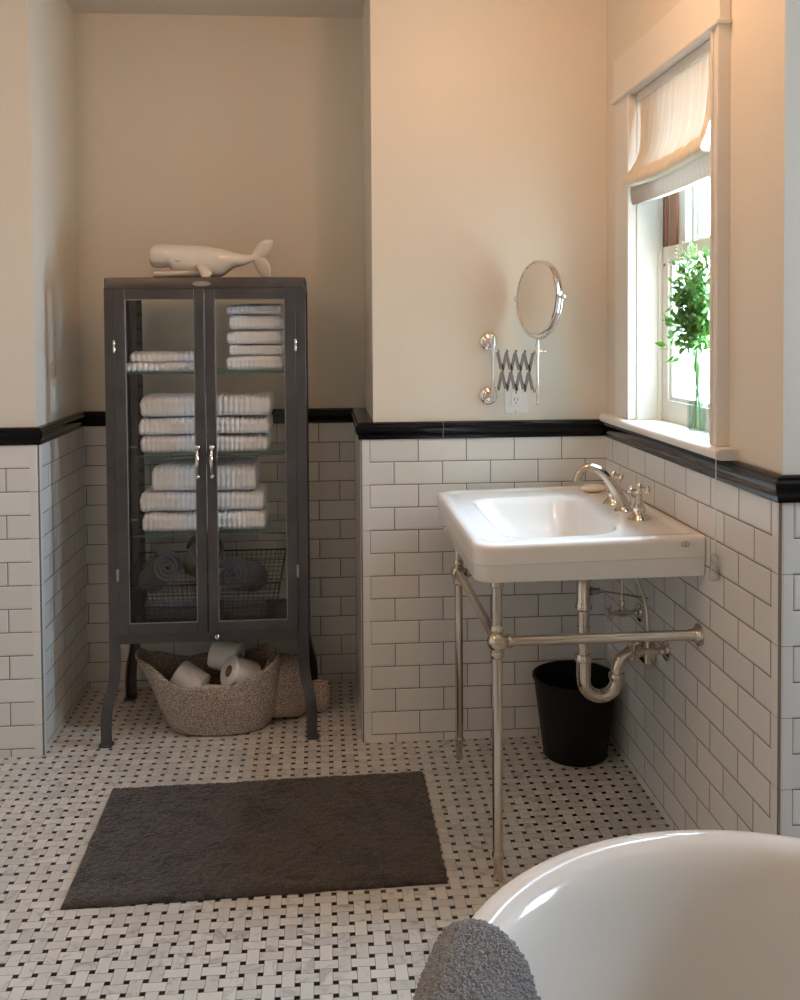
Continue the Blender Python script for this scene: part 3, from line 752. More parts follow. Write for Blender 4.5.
# flukes
def fluke(pts, wid, th):
    mb = MB(); P_ = smooth_path(pts, 6); W_ = smooth1(wid, 6); Th = smooth1(th, 6); rings = []
    for i, p in enumerate(P_):
        t = (P_[min(i + 1, len(P_) - 1)] - P_[max(i - 1, 0)]).normalized(); sd = Vector((t.z, 0, -t.x))
        rings.append([p + sd * W_[i] * cos(a) + Vector((0, 1, 0)) * Th[i] * sin(a) for a in [2 * pi * k / 20 for k in range(20)]])
    mb.rings(rings); return mb
b = WZ
mb = fluke([(-1.132, .2, b + .066), (-1.118, .2, b + .078), (-1.102, .196, b + .094), (-1.087, .19, b + .110), (-1.072, .186, b + .121), (-1.066, .184, b + .124)], [.012, .018, .023, .022, .011, .002], [.010, .009, .008, .007, .005, .002])
world_part(mb, 'fluke', M['ceramic'], wh)
mb = fluke([(-1.130, .2, b + .072), (-1.118, .2, b + .068), (-1.106, .204, b + .052), (-1.096, .208, b + .032), (-1.086, .212, b + .012), (-1.083, .213, b + .003)], [.013, .019, .023, .023, .014, .006], [.010, .009, .008, .007, .006, .004])
world_part(mb, 'fluke', M['ceramic'], wh)
mb = fluke([(-1.312, .153, b + .046), (-1.300, .145, b + .036), (-1.285, .138, b + .020), (-1.272, .134, b + .006), (-1.268, .133, b + .002)], [.008, .013, .017, .018, .012], [.006, .006, .005, .005, .004])
fl_ = world_part(mb, 'flipper', M['ceramic'], wh)
mb = MB()
for k in range(4): mb.tube([(-1.306 + k * .007, .1405 - k * .0012, b + .036 - k * .002), (-1.294 + k * .007, .1335 - k * .001, b + .012)], .0008, 6)
world_part(mb, 'flipper_lines', M['eye'], wh)
mb = MB().tube([(-1.380 + .0035 * k, .1445 + .00010 * (k - 3) ** 2, b + .060 - .004 * sin(pi * k / 6)) for k in range(7)], .0011, 6)
mb.tube([(-1.376, .1442, b + .054), (-1.364, .1442, b + .053)], .0009, 6)
world_part(mb, 'eye', M['eye'], wh)

# ------------------------------------------------------------------ woven basket with rolls under the cabinet
KB = empty('woven_basket', (-1.27, .17, 0), 'woven beige rope basket with a pointed lip, toilet rolls inside, under the cabinet', 'basket')
kx0, kx1, ky, ka = -1.42, -1.075, .185, .125
mb = MB(); rings = []
def kring(v, inner):
    """v 0..1 up the wall"""
    out = []
    for i in range(64):
        t = 2 * pi * i / 64; c_, s_ = cos(t), sin(t)
        rx = .150 + .058 * sin(v * pi / 2) ** .6; ry = .095 + .040 * sin(v * pi / 2)
        x = -1.255 + rx * math.copysign(abs(c_) ** .85, c_) - .01 * v; y = ky + ry * math.copysign(abs(s_) ** .9, s_)
        z_ = (.172 + .008 * noise.noise(Vector((c_ * 2, s_ * 2, 1)))) * v
        lip = max(0, -c_ - .45) / .55
        z_ += .075 * v ** 5 * lip ** 1.6; x -= .060 * v ** 6 * lip ** 1.8; y = ky + (y - ky) * (1 - .35 * v ** 5 * lip)
        z_ += .055 * v ** 3 * max(0, c_ - .3) / .7 * 1.0 + .03 * v ** 3 * max(0, s_) 
        z_ += .012 * v*v*noise.noise(Vector((c_ * 3, s_ * 3, 5)))
        if inner: x = -1.262 + (x + 1.262) * .945; y = ky + (y - ky) * .92; z_ = max(z_, .012)
        out.append((x, y, z_ + .0005))
    return out
rings.append([(-1.262 + (x + 1.262) * .8, ky + (y - ky) * .8, .0005) for x, y, z_ in kring(0, False)])
for v in [.03, .08, .15, .25, .36, .48, .6, .72, .84, .94, 1.0]: rings.append(kring(v, False))
top = kring(1, False); inn = kring(1, True)
rings.append([((a[0] + c[0]) / 2, (a[1] + c[1]) / 2, a[2] + .005) for a, c in zip(top, inn)])
for v in [1.0, .85, .65, .45, .25, .08]: rings.append(kring(v, True))
rings.append([(-1.262 + (x + 1.262) * .5, ky + (y - ky) * .5, .012) for x, y, z_ in kring(0, True)])
mb.rings(rings); world_part(mb, 'bowl', M['weave'], KB)
# stuffed woven tail behind the bowl
mb = MB(); rings = []
for x, r, zc, y in zip(smooth1([-1.115, -1.10, -1.07, -1.03, -.99, -.962, -.95], 5), smooth1([.04, .085, .098, .098, .085, .055, .01], 5), smooth1([.13, .135, .135, .128, .115, .105, .10], 5), smooth1([.20, .21, .22, .23, .235, .24, .24], 5)):
    rings.append([(x, y + r * .8 * cos(t), max(.001, zc * .85 + r * 1.08 * sin(t))) for t in [2 * pi * i / 36 for i in range(36)]])
mb.rings(rings)
world_part(mb, 'tail_end', M['weave'], KB)
mb = MB(); rings = []
for x, r, zc in zip(smooth1([-.975, -.96, -.935, -.91, -.893, -.888], 5), smooth1([.02, .033, .044, .044, .030, .004], 5), smooth1([.07, .068, .064, .062, .06, .06], 5)):
    rings.append([(x, .25 + r * .8 * cos(t), max(.001, zc + r * 1.2 * sin(t))) for t in [2 * pi * i / 28 for i in range(28)]])
mb.rings(rings); world_part(mb, 'tail_fin', M['weave'], KB)
# toilet rolls
def roll(loc, rot, lab):
    r = empty('toilet_roll', loc, lab, 'toilet roll', 'toilet rolls in the woven basket'); r.rotation_euler = rot
    mb = MB(); R_, h = .052, .098
    pr = [(.020, -h / 2), (.047, -h / 2), (R_, -h / 2 + .004), (R_, h / 2 - .004), (.047, h / 2), (.020, h / 2), (.020, -h / 2)]
    mb.lathe(pr, (0, 0, 0), 'z', 40, cap=False); mb.build('paper', M['paper'], r)
    mb = MB().lathe([(.0199, -h / 2 + .001), (.0199, h / 2 - .001), (.0188, h / 2 - .001), (.0188, -h / 2 + .001), (.0199, -h / 2 + .001)], (0, 0, 0), 'z', 28, cap=False); mb.build('core', M['card'], r)
    return r
roll((-1.355, .185, .150), (0, radians(118), radians(-20)), 'white toilet roll lying at the left in the woven basket, half sunk')
roll((-1.240, .245, .215), (0, radians(100), radians(-16)), 'white toilet roll at the back of the woven basket, highest one')
roll((-1.185, .165, .175), (radians(62), radians(-22), radians(-48)), 'white toilet roll at the right of the woven basket, core facing out')
roll((-1.270, .150, .095), (radians(88), 0, radians(70)), 'white toilet roll lying lowest in the middle of the woven basket')

# ------------------------------------------------------------------ rug
rg = [(-1.512, -.828), (-.618, -.803), (-.618, -.232), (-1.518, -.258)]
mb = MB(); NU, NV = 230, 150; rnd = random.Random(5)
vs = []; fs = []
for j in range(NV + 1):
    for i in range(NU + 1):
        u, v = i / NU, j / NV
        x = (rg[0][0] * (1 - u) + rg[1][0] * u) * (1 - v) + (rg[3][0] * (1 - u) + rg[2][0] * u) * v
        y = (rg[0][1] * (1 - u) + rg[1][1] * u) * (1 - v) + (rg[3][1] * (1 - u) + rg[2][1] * u) * v
        du = min(u, 1 - u) * .9; dv = min(v, 1 - v) * .575
        e = min(du, dv); edge = min(1, e / .012) ** .5
        nz = noise.noise(Vector((x * 9, y * 9, 0))) * .0025 + noise.noise(Vector((x * 60, y * 60, 2))) * .003 + rnd.uniform(-.0016, .0016)
        # rounded corners and a slightly wavy edge
        wx = .003 * noise.noise(Vector((y * 14, u > .5, 1))); wy = .003 * noise.noise(Vector((x * 14, v > .5, 4)))
        z_ = .001 + edge * (.013 + nz)
        if e <= 0: z_ = .0008
        # hemmed border
        if .010 < e < .018: z_ -= .002
        vs.append((x + wx + rnd.uniform(-.0007, .0007), y + wy + rnd.uniform(-.0007, .0007), max(z_, .0008)))
W_ = NU + 1
for j in range(NV):
    for i in range(NU): a = j * W_ + i; fs.append((a, a + 1, a + 1 + W_, a + W_))
mb.add(vs, fs); bm_n = len(vs)
rug = mb.build('bath_rug', M['rug'], auto=0); tag(rug, 'rectangular charcoal bath rug lying on the mosaic floor before the cabinet', 'rug')
s_ = rug.modifiers.new('solid', 'SOLIDIFY'); s_.thickness = .0006; s_.offset = 1

# ------------------------------------------------------------------ console sink
SX0, SX1, SY0_, SY1_, SZ = -.559, -.0008, -.835, -.065, .816
sk = empty('console_sink', (-.28, -.465, 0), 'white rectangular console sink on polished nickel legs below the window', 'sink')
K_, Mm = 8, 10
def ring(x0, x1, y0, y1, r, z): return rr(x0, x1, y0, y1, r, z, K_, Mm)
f1 = .045; bk = .006
def outer(d, z, f=f1): return ring(SX0 + d, SX1 - max(0, d - .006) * (z > .8), SY0_ + d, SY1_ - d, [bk, f, f, bk], z)
mb = MB()
bx = (-.462, -.168, -.742, -.215)
def basin(d, z, r): return ring(bx[0] + d, bx[1] - d * .25, bx[2] + d, bx[3] - d, r, z)
R_ = []
# underside bowl -> apron -> rim -> basin -> drain
R_.append(ring(-.24, -.15, -.505, -.415, .044, .655))
R_.append(ring(-.37, -.10, -.66, -.27, .10, .688)); R_.append(ring(-.45, -.06, -.735, -.20, .09, .708))
R_.append(ring(-.51, -.02, -.785, -.145, [.01, .05, .05, .01], .721))
R_.append(outer(.016, .7225)); R_.append(outer(.008, .725)); R_.append(outer(.0045, .732)); R_.append(outer(.0040, .763)); R_.append(outer(.0038, .7655)); R_.append(outer(.0, .768)); R_.append(outer(0, .800))
R_.append(outer(.0006, .806)); R_.append(outer(.003, .8115)); R_.append(outer(.008, .8150)); R_.append(outer(.016, SZ)); R_.append(outer(.030, SZ + .0002, .04)); R_.append(outer(.036, SZ - .002, .036)); R_.append(outer(.042, SZ - .0045, .03)); R_.append(outer(.050, SZ - .005, .03))
R_.append(basin(-.016, SZ - .0055, [.10, .06, .06, .10])); R_.append(basin(-.006, SZ - .007, [.10, .06, .06, .10])); R_.append(basin(.0, SZ - .012, [.10, .062, .062, .10])); R_.append(basin(.008, SZ - .026, [.10, .064, .064, .10]))
R_.append(basin(.022, SZ - .060, [.10, .07, .07, .10])); R_.append(basin(.042, SZ - .088, [.09, .08, .08, .09])); R_.append(basin(.066, SZ - .110, [.075, .075, .075, .075])); R_.append(basin(.095, SZ - .122, [.05, .05, .05, .05])); 
R_.append(ring(-.250, -.200, -.49, -.44, .024, SZ - .1255)); R_.append(ring(-.240, -.210, -.480, -.450, .014, SZ - .1265))
R_ = [[(x, y, z + max(0, min(1, (z - .70) / .08)) * .011 * (x - SX0) / .56) for x, y, z in q] for q in R_]
mb.rings(R_)
sb = world_part(mb, 'basin', M['porcelain'], sk)
for p in sb.data.polygons: p.use_smooth = True
mb = MB().lathe([(.0001, 0), (.016, 0), (.019, .002), (.019, .004), (.015, .005), (.012, .003), (.0001, .003)], (-.225, -.465, SZ - .1205), 'z', 24); world_part(mb, 'drain_ring', M['nickel'], sk)
# small printed emblem near the wall end of the apron
mb = MB(); eo = Vector((-.052, SY0_ - .0004, .808))
for s0 in (-1, 1):
    mb.tube([eo + Vector((s0 * .0045 + .0045 * cos(t), 0, .0042 * sin(t))) for t in [2 * pi * i / 14 for i in range(14)]], .0006, 5, closed=True)
mb.tube([eo + Vector((-.010, 0, -.005)), eo + Vector((-.007, 0, -.0065)), eo + Vector((.007, 0, -.0065)), eo + Vector((.010, 0, -.005))], .0005, 5); mb.tube([eo + Vector((-.003, 0, .006)), eo + Vector((0, 0, .0075)), eo + Vector((.003, 0, .006))], .0005, 5)
world_part(mb, 'emblem', M['eye'], sk)
# legs
LX, LYn, LYf, LZ = -.497, -.797, -.142, .577
def sleg(y):
    mb = MB(); r = .0125
    pr = [(.0001, 0), (.011, 0), (.0125, .004), (.0105, .010), (.0095, .030), (.0125, .050), (.0150, .056), (.0150, .064), (.0125, .070), (r, .074), (r, LZ - .040), (.015, LZ - .038), (.0165, LZ - .032), (.0165, LZ - .026), (.013, LZ - .022), (.013, LZ - .018)]
    mb.lathe(pr, (LX, y, 0), 'z', 24)
    mb.lathe([(.013, LZ + .018), (.013, LZ + .022), (.0165, LZ + .026), (.0165, LZ + .032), (.015, LZ + .038), (r, LZ + .040), (r, .708), (.0155, .710), (.0155, .7215)], (LX, y, 0), 'z', 24)
    world_part(mb, 'leg', M['nickel'], sk)
    mb = MB().ball((LX, y, LZ), .0245, 24); world_part(mb, 'ball_joint', M['nickel'], sk)
sleg(LYn); sleg(LYf)
def railp(a, b, wallend):
    A, B = Vector(a), Vector(b); t = (B - A).normalized(); L = (B - A).length; mb = MB()
    pr = [(.012, .018), (.012, .022), (.0165, .025), (.0165, .033), (.0135, .037), (.0122, .040)]
    if wallend: pr += [(.0122, L - .030), (.0145, L - .026), (.0145, L - .020), (.018, L - .012), (.026, L - .007), (.027, L - .001), (.0001, L - .001)]
    else: pr += [(.0122, L - .040), (.0135, L - .037), (.0165, L - .033), (.0165, L - .025), (.012, L - .022), (.012, L - .018)]
    mb.lathe(pr, A, tuple(t), 24); world_part(mb, 'rail', M['nickel'], sk)
railp((LX, LYn, LZ), (0, LYn, LZ), True); railp((LX, LYf, LZ), (0, LYf, LZ), True); railp((LX, LYn, LZ), (LX, LYf, LZ), False)
# drain and trap
DX, DY = -.197, -.465
dt = empty('drain_trap', (DX, DY, .28), 'polished nickel drain pipe and U-shaped trap under the sink', 'pipe')
mb = MB(); mb.lathe([(.026, .657), (.026, .653), (.019, .645), (.019, .566), (.0235, .560), (.0235, .550), (.0165, .545), (.0165, .410)], (DX, DY, 0), 'z', 24)
mb.lathe([(.0185, .500), (.0185, .503)], (DX, DY, 0), 'z', 20)
world_part(mb, 'tailpiece', M['nickel'], dt)
mb = MB(); mb.lathe([(.021, .425), (.023, .422), (.023, .405), (.020, .402), (.020, .36)], (DX, DY, 0), 'z', 24)
Rb = .047; ax = DX + Rb
pts = [(DX, DY, .395), (DX, DY, .355)] + [(ax - Rb * cos(t), DY, .352 - Rb * sin(t)) for t in [pi * i / 16 for i in range(17)]] + [(ax + Rb, DY, .358)]
mb.tube(pts, .0185, 20, ref=(0, 1, 0)); world_part(mb, 'trap_bend', M['nickel'], dt)
mb = MB(); x2 = ax + Rb; Rc = .055
pts = [(x2, DY, .350), (x2, DY, .372)] + [(x2 + Rc - Rc * cos(t), DY, .372 + Rc * sin(t)) for t in [pi / 2 * i / 10 for i in range(11)]] + [(-.012, DY, .427)]
mb.tube(pts, .0172, 20, ref=(0, 1, 0)); mb.lathe([(.0225, .350), (.0235, .353), (.0235, .366), (.0205, .370)], (x2, DY, 0), 'z', 24)
world_part(mb, 'outlet_bend', M['nickel'], dt)
mb = MB().box(-.034, -.001, DY - .030, DY + .030, .395, .452); world_part(mb, 'wall_cover', M['nickel'], dt, .006)
mb = MB().tube([(DX + .014, DY, .598), (DX + .045, DY, .598)], .0085, 14); mb.tube([(DX + .02, DY, .598), (DX + .026, DY, .598)], .012, 14); mb.tube([(DX + .045, DY, .598), (DX + .115, DY - .01, .588), (-.022, DY - .02, .578)], .0022, 8)
world_part(mb, 'stopper_rod', M['darknickel'], dt)
# supply valves
def valve(y, z, yh, lab):
    v = empty('supply_valve', (0, y, z), lab, 'valve', 'supply valves under the sink')
    mb = MB().lathe([(.0001, -.001), (.027, -.001), (.027, -.004), (.020, -.009), (.012, -.012), (.009, -.02)], (0, y, z), 'x', 24); mb.v = [(x, yy, zz) for x, yy, zz in mb.v]
    world_part(mb, 'escutcheon', M['nickel'], v)
    mb = MB(); mb.tube([(-.010, y, z), (-.075, y, z)], .0075, 14); mb.tube([(-.040, y, z), (-.062, y, z)], .0115, 14); mb.tube([(-.052, y, z), (-.052, y, z + .035)], .0065, 14); mb.tube([(-.052, y, z + .024), (-.052, y, z + .036)], .0095, 8)
    world_part(mb, 'stop_body', M['nickel'], v)
    mb = MB(); mb.tube([(-.075, y, z), (-.092, y, z)], .0045, 10)
    for a in (0, pi / 2): mb.tube([(-.090, y - .021 * cos(a + .3), z - .021 * sin(a + .3)), (-.090, y + .021 * cos(a + .3), z + .021 * sin(a + .3))], .0035, 10)
    for a in range(4): mb.ball((-.090, y + .022 * cos(a * pi / 2 + .3), z + .022 * sin(a * pi / 2 + .3)), .0055, 10)
    world_part(mb, 'cross_handle', M['nickel'], v)
    mb = MB(); mb.tube(smooth_path([(-.052, y, z + .036), (-.052, y, z + .07), (-.058, y + (yh - y) * .4, z + .13), (-.09, yh, .69), (-.09, yh, .735)], 6), .005, 12)
    world_part(mb, 'supply_tube', M['nickel'], v)
valve(-.352, .500, -.37, 'nickel supply valve with cross handle on the tiles, farther from the camera')
valve(-.570, .462, -.56, 'nickel supply valve on the tiles, partly behind the sink rail, nearer one')

# faucet on the deck
FZ = SZ + .0042
fc = empty('faucet', (-.095, -.49, FZ), 'polished nickel arched spout faucet with two cross handles on the sink deck', 'faucet')
mb = MB(); FY = -.478
mb.lathe([(.027, 0), (.027, .003), (.022, .007), (.017, .012), (.0155, .020)], (-.088, FY, FZ), 'z', 24)
pts = smooth_path([(-.086, FY, FZ + .004), (-.096, FY, FZ + .030), (-.118, FY, FZ + .068), (-.148, FY, FZ + .105), (-.178, FY, FZ + .121), (-.200, FY, FZ + .115), (-.213, FY, FZ + .102), (-.217, FY, FZ + .088)], 6)
rad = smooth1([.0165, .0150, .0130, .0118, .0112, .0110, .0115, .0120], 6)
mb.tube(pts, rad, 18, ref=(0, 1, 0)); mb.lathe([(.0135, -.004), (.0135, .004)], (-.2165, FY, FZ + .088), 'z', 18); mb.ball((-.070, FY, FZ + .052), .006); mb.tube([(-.070, FY, FZ), (-.070, FY, FZ + .05)], .0025, 8)
world_part(mb, 'spout', M['nickel'], fc)
def handle(x, y):
    mb = MB(); mb.lathe([(.0305, 0), (.0285, .003), (.024, .007), (.018, .013), (.0155, .022), (.0165, .026), (.0165, .030), (.012, .038), (.0100, .050), (.0090, .066), (.012, .070), (.012, .082), (.008, .090), (.0001, .096)], (x, y, FZ), 'z', 24)
    for a in range(4):
        t = a * pi / 2 + .45; d = Vector((cos(t), sin(t), 0)); c = Vector((x, y, FZ + .076))
        mb.tube([c, c + d * .016, c + d * .027], [.0052, .0044, .0052], 10); mb.ball(c + d * .031, .0080, 12)
    world_part(mb, 'handle', M['nickel'], fc)
handle(-.083, -.590); handle(-.083, -.365)
mb = MB(); rings = []
mb.ball((-.088, -.178, FZ + .0132), .037, 20, sc=(1.02, .68, .35)); tag(mb.build('soap_bar', M['soap']), 'oval cream bar of soap on the far corner of the sink', 'soap')

# ------------------------------------------------------------------ bin
bn = empty('waste_bin', (-.136, -.142, 0), 'black round plastic waste bin on the floor in the corner under the sink', 'bin')
mb = MB(); c0 = (-.136, -.142, 0)
mb.lathe([(.0001, .001), (.094, .001), (.097, .004), (.126, .238), (.1305, .240), (.1305, .247), (.126, .249), (.1225, .246), (.094, .010), (.0001, .010)], c0, 'z', 56)
world_part(mb, 'bucket', M['bin'], bn)

# ------------------------------------------------------------------ scissor mirror
mr = empty('shaving_mirror', (-.376, PT, 1.19), 'round chrome mirror on a scissor arm fixed to the wall left of the window', 'mirror')
RX, RYY = -.369, -.040          # rod beside the wall
def mpart(mb, n, m, bevel=0): return world_part(mb, n, m, mr, bevel)
for z_ in (1.278, 1.105):
    mb = MB(); mb.lathe([(.0001, .0), (.030, .0), (.030, -.005), (.026, -.010), (.019, -.013), (.017, -.019), (.012, -.022), (.0001, -.023)], (-.376, PT, z_), 'y', 28)
    mb.tube([(-.376, PT - .02, z_), (-.372, -.03, z_), (RX, RYY, z_)], .0075, 12); mb.lathe([(.0095, -.014), (.0095, .014)], (RX, RYY, z_), 'z', 14)
    mpart(mb, 'wall_rosette', M['chrome'])
mb = MB().tube([(RX, RYY, 1.09), (RX, RYY, 1.295)], .0045, 12); mpart(mb, 'pivot_rod', M['chrome'])
EX, EY = -.2525, -.150          # outer rod
mb = MB().tube([(EX, EY, 1.092), (EX, EY, 1.272)], .0048, 12); mb.ball((EX, EY, 1.091), .006)
for z_ in (1.249, 1.129): mb.lathe([(.008, -.007), (.008, .007)], (EX, EY, z_), 'z', 14)
mb.tube([(EX, EY, 1.249), (EX + .018, EY - .004, 1.249)], .0035, 10); mb.ball((EX + .021, EY - .004, 1.249), .0065, 12); mpart(mb, 'outer_rod', M['chrome'])
mb = MB(); A = Vector((RX, RYY, 0)); B = Vector((EX, EY, 0)); n_x = 4; zt_, zb_ = 1.248, 1.128
side = (B - A).cross(Vector((0, 0, 1))).normalized()
segs = n_x * 2
def sp_(i, z_, o_): p = A + (B - A) * (.10 + .80 * i / n_x); return Vector((p.x, p.y, z_)) + side * o_
pins = []
for i in range(n_x):
    for (a, b, o_) in ((zt_, zb_, .0022), (zb_, zt_, -.0022)):
        p, q = sp_(i, a, o_), sp_(i + 1, b, o_)
        d = (q - p).normalized(); up = d.cross(side).normalized() * .0052
        e = d * .004
        r0 = [p - e + up, q + e + up, q + e - up, p - e - up]
        mb.rings([[v - side * .0012 for v in r0], [v + side * .0012 for v in r0]], smooth=False)
    mid = (sp_(i, zt_, 0) + sp_(i + 1, zb_, 0)) / 2
    pins.append((mid, .006, .0038))
for i in range(n_x + 1):
    for z_ in (zt_, zb_): pins.append((sp_(i, z_, 0), .0065, .0042))
mpart(mb, 'scissor_arm', M['darknickel'])
for c, h_, r_ in pins: mpart(MB().tube([c - side * h_, c + side * h_], r_, 10), 'pivot_pin', M['chrome'])
for z_ in (zt_, zb_):
    piv = MB(); piv.tube([Vector((A.x, A.y, z_)), sp_(0, z_, 0)], .004, 8); piv.lathe([(.0085, -.007), (.0085, .007)], (A.x, A.y, z_), 'z', 14); mpart(piv, 'arm_mount', M['chrome'])
    mpart(MB().tube([Vector((B.x, B.y, z_)), sp_(n_x, z_, 0)], .004, 8), 'arm_mount', M['chrome'])
# disc: faces the camera's left
mc = Vector((-.2485, -.150, 1.412)); ang = radians(-70); nrm = Vector((sin(ang), -cos(ang), .03)).normalized(); RM = .1125
tx = nrm.cross(Vector((0, 0, 1))).normalized(); tz = tx.cross(nrm).normalized()
def disc_pt(r, a, h): return mc + tx * r * cos(a) + tz * r * sin(a) + nrm * h
def dlathe(prof, n=72, cap=True):
    m_ = MB(); m_.rings([[disc_pt(max(r, 1e-5), 2 * pi * j / n, h) for j in range(n)] for r, h in prof], cap, cap); return m_
mb = dlathe([(RM - .006, .0085), (RM - .004, .0115), (RM, .011), (RM + .0015, .008), (RM + .0015, -.008), (RM, -.011), (RM - .004, -.0115), (RM - .006, -.0085)], cap=False)
mpart(mb, 'mirror_rim', M['chrome'])
mb = dlathe([(RM - .0055, .0088), (RM - .0055, -.0088)]); mpart(mb, 'mirror_glass', M['mirror'])
mb = MB(); Ry = RM + .011
mb.tube([disc_pt(Ry + .0 * k, pi + pi * k / 32, 0) for k in range(33)], .0042, 10); 
for s0 in (0, pi): mb.tube([disc_pt(RM, s0, 0), disc_pt(RM + .018, s0, 0)], .0045, 12); mb.ball(disc_pt(RM + .019, s0, 0), .0085, 12)
lowest = disc_pt(Ry, -pi / 2, 0); mb.tube([lowest, (EX, EY, lowest.z - .012), (EX, EY, 1.262)], [.006, .005, .005], 12); mb.lathe([(.0075, -.006), (.0075, .006)], (EX, EY, 1.268), 'z', 14)
mpart(mb, 'yoke', M['chrome'])

# ------------------------------------------------------------------ outlets
op = empty('outlet', (-.288, PT, 1.085), 'white electrical outlet plate on the wall under the scissor arm', 'outlet')
mb = MB().box(-.325, -.252, PT - .005, PT - .0003, 1.047, 1.160); world_part(mb, 'cover_plate', M['plate'], op, .002)
mb = MB().box(-.304, -.272, PT - .0075, PT - .004, 1.072, 1.138); ins = world_part(mb, 'socket', M['plate'], op, .001)
mb = MB()
for zc in (1.089, 1.121):
    mb.box(-.2945, -.2925, PT - .008, PT - .0074, zc - .001, zc + .008); mb.box(-.2835, -.2815, PT - .008, PT - .0074, zc - .001, zc + .007); mb.tube([(-.288, PT - .008, zc - .008), (-.288, PT - .0074, zc - .008)], .0024, 10)
world_part(mb, 'slots', M['slot'], op)
mb = MB().tube([(-.288, PT - .006, 1.053), (-.288, PT - .0048, 1.053)], .003, 10); world_part(mb, 'screw', M['chrome'], op)
sp = empty('light_switch', (NX0 - PT, .20, 1.10), 'narrow pale switch plate on the side wall of the niche above the rail', 'light switch')
mb = MB().box(NX0 - PT + .0003, NX0 - PT + .006, .165, .235, 1.055, 1.165); world_part(mb, 'cover_plate', M['plate'], sp, .002)
mb = MB().box(NX0 - PT + .0055, NX0 - PT + .009, .190, .210, 1.085, 1.135); world_part(mb, 'rocker', M['plate'], sp, .001)

# ------------------------------------------------------------------ vase with greenery on the sill
vx, vy, vz = .040, -.672, 1.0503
vs_ = empty('glass_vase', (vx, vy, vz), 'clear glass bottle vase of leafy green stems on the window sill', 'vase')
mb = MB(); r_ = .0235
mb.lathe([(.0001, 0), (.019, 0), (r_, .003), (r_, .110), (.0195, .118), (.0115, .126), (.0100, .134), (.0115, .142), (.0118, .145), (.0098, .145), (.0082, .134), (.0098, .1255), (.018, .117), (.0195, .110), (.0195, .008), (.0001, .008)], (vx, vy, vz), 'z', 32)
world_part(mb, 'bottle', M['vase'], vs_)
bq = empty('leafy_stems', (vx, vy, vz + .012), 'bunch of bright green leafy cut stems standing in the glass vase', 'plant')
ms = MB(); ml = MB(); mf = MB(); rnd = random.Random(11)
def leaf(c, d, L, w):
    d = d.normalized(); s0 = d.cross(Vector((rnd.gauss(0, 1), rnd.gauss(0, 1), rnd.gauss(0, 1)))).normalized(); n0 = d.cross(s0)
    pts = [(0, 0), (.2, .6), (.45, 1), (.7, .75), (1, 0)]
    vs = []; 
    for t_, q in pts:
        cv = n0 * (-.22 * L * t_ * t_)
        for k in (-1, 0, 1): vs.append(c + d * L * t_ + s0 * w * q * k * .5 + cv + n0 * (.12 * w * abs(k) * q))
    fs = []
    for i in range(4):
        for k in (0, 1): a = i * 3 + k; fs.append((a, a + 1, a + 4, a + 3))
    o_ = len(vs); th = n0 * .0005
    ml.add(vs, fs); ml.add([p - th for p in vs], [tuple(reversed(f)) for f in fs])
heads = [(a, b, .16 + (c - .16) * .86) for a, b, c in [(-.02, .205, .22), (-.01, .03, .50), (.005, .06, .43), (-.01, -.02, .48), (.01, -.06, .44), (0, .0, .38), (-.02, .07, .36), (.01, -.09, .36), (-.01, .045, .30), (.01, -.05, .30), (-.02, .12, .30), (0, .085, .46), (0, -.10, .46), (.01, .03, .40), (-.02, -.03, .42), (0, .10, .40)]]
for si, (hx_, hy, hz) in enumerate(heads):
    base = Vector((vx + rnd.uniform(-.010, .010), vy + (.014 - .0095 * (si % 4)), vz + .014)) if si < 5 else Vector((vx, vy, vz + .12)); neck = Vector((vx + rnd.uniform(-.004, .004), vy + rnd.uniform(-.004, .004), vz + .145)); tip = Vector((vx - .005 + hx_, vy + hy, vz + hz))
    mid = neck.lerp(tip, .45) + Vector((0, -hy * .15, .03))
    P_ = smooth_path([base, neck, mid, tip], 8); ms.tube(P_, [.0018 - .0011 * i / len(P_) for i in range(len(P_))], 6)
    for i in range(12, len(P_)):
        for q in range(5 if hz > .25 else 1):
            if P_[i].z < vz + .205 + .03 * rnd.random(): continue
            d = Vector((rnd.gauss(0, .6), rnd.gauss(0, 1), rnd.gauss(.35, .6))); d.normalize()
            bl = rnd.uniform(.01, .035); b2 = P_[i] + d * bl
            b2.x = min(b2.x, XS - .035)
            ms.tube([P_[i], b2], .0006, 4)
            d.x *= .5
            leaf(b2, d + Vector((0, 0, -.15)), rnd.uniform(.016, .034), rnd.uniform(.008, .017))
    if hz > .38:
        for q in range(16):
            d = Vector((rnd.gauss(0, .5), rnd.gauss(0, 1), abs(rnd.gauss(.4, .6)))).normalized(); e_ = tip + d * rnd.uniform(.012, .045); ms.tube([tip, e_], .0005, 4); mf.ball(e_, .0028, 6)
leaf(Vector((vx - .02, vy + .17, vz + .222)), Vector((0, 1, .05)), .055, .016); leaf(Vector((vx - .02, vy + .11, vz + .235)), Vector((0, .9, .3)), .045, .016)
leaf(Vector((vx - .02, vy + .10, vz + .20)), Vector((0, .8, -.5)), .05, .012); leaf(Vector((vx - .02, vy + .07, vz + .19)), Vector((0, .9, -.2)), .04, .012)
for t_ in ((-.02, .17, .222), (-.02, .11, .235), (-.02, .10, .20), (-.02, .07, .19)):
    ms.tube(smooth_path([(vx, vy, vz + .145), (vx - .004, vy + t_[1] * .35, vz + .16 + (t_[2] - .16) * .4), (vx + t_[0], vy + t_[1], vz + t_[2])], 6), .0009, 6)
world_part(ms, 'stems', M['stem'], bq); world_part(ml, 'leaves', M['leaf'], bq); world_part(mf, 'flower_heads', M['flower'], bq)

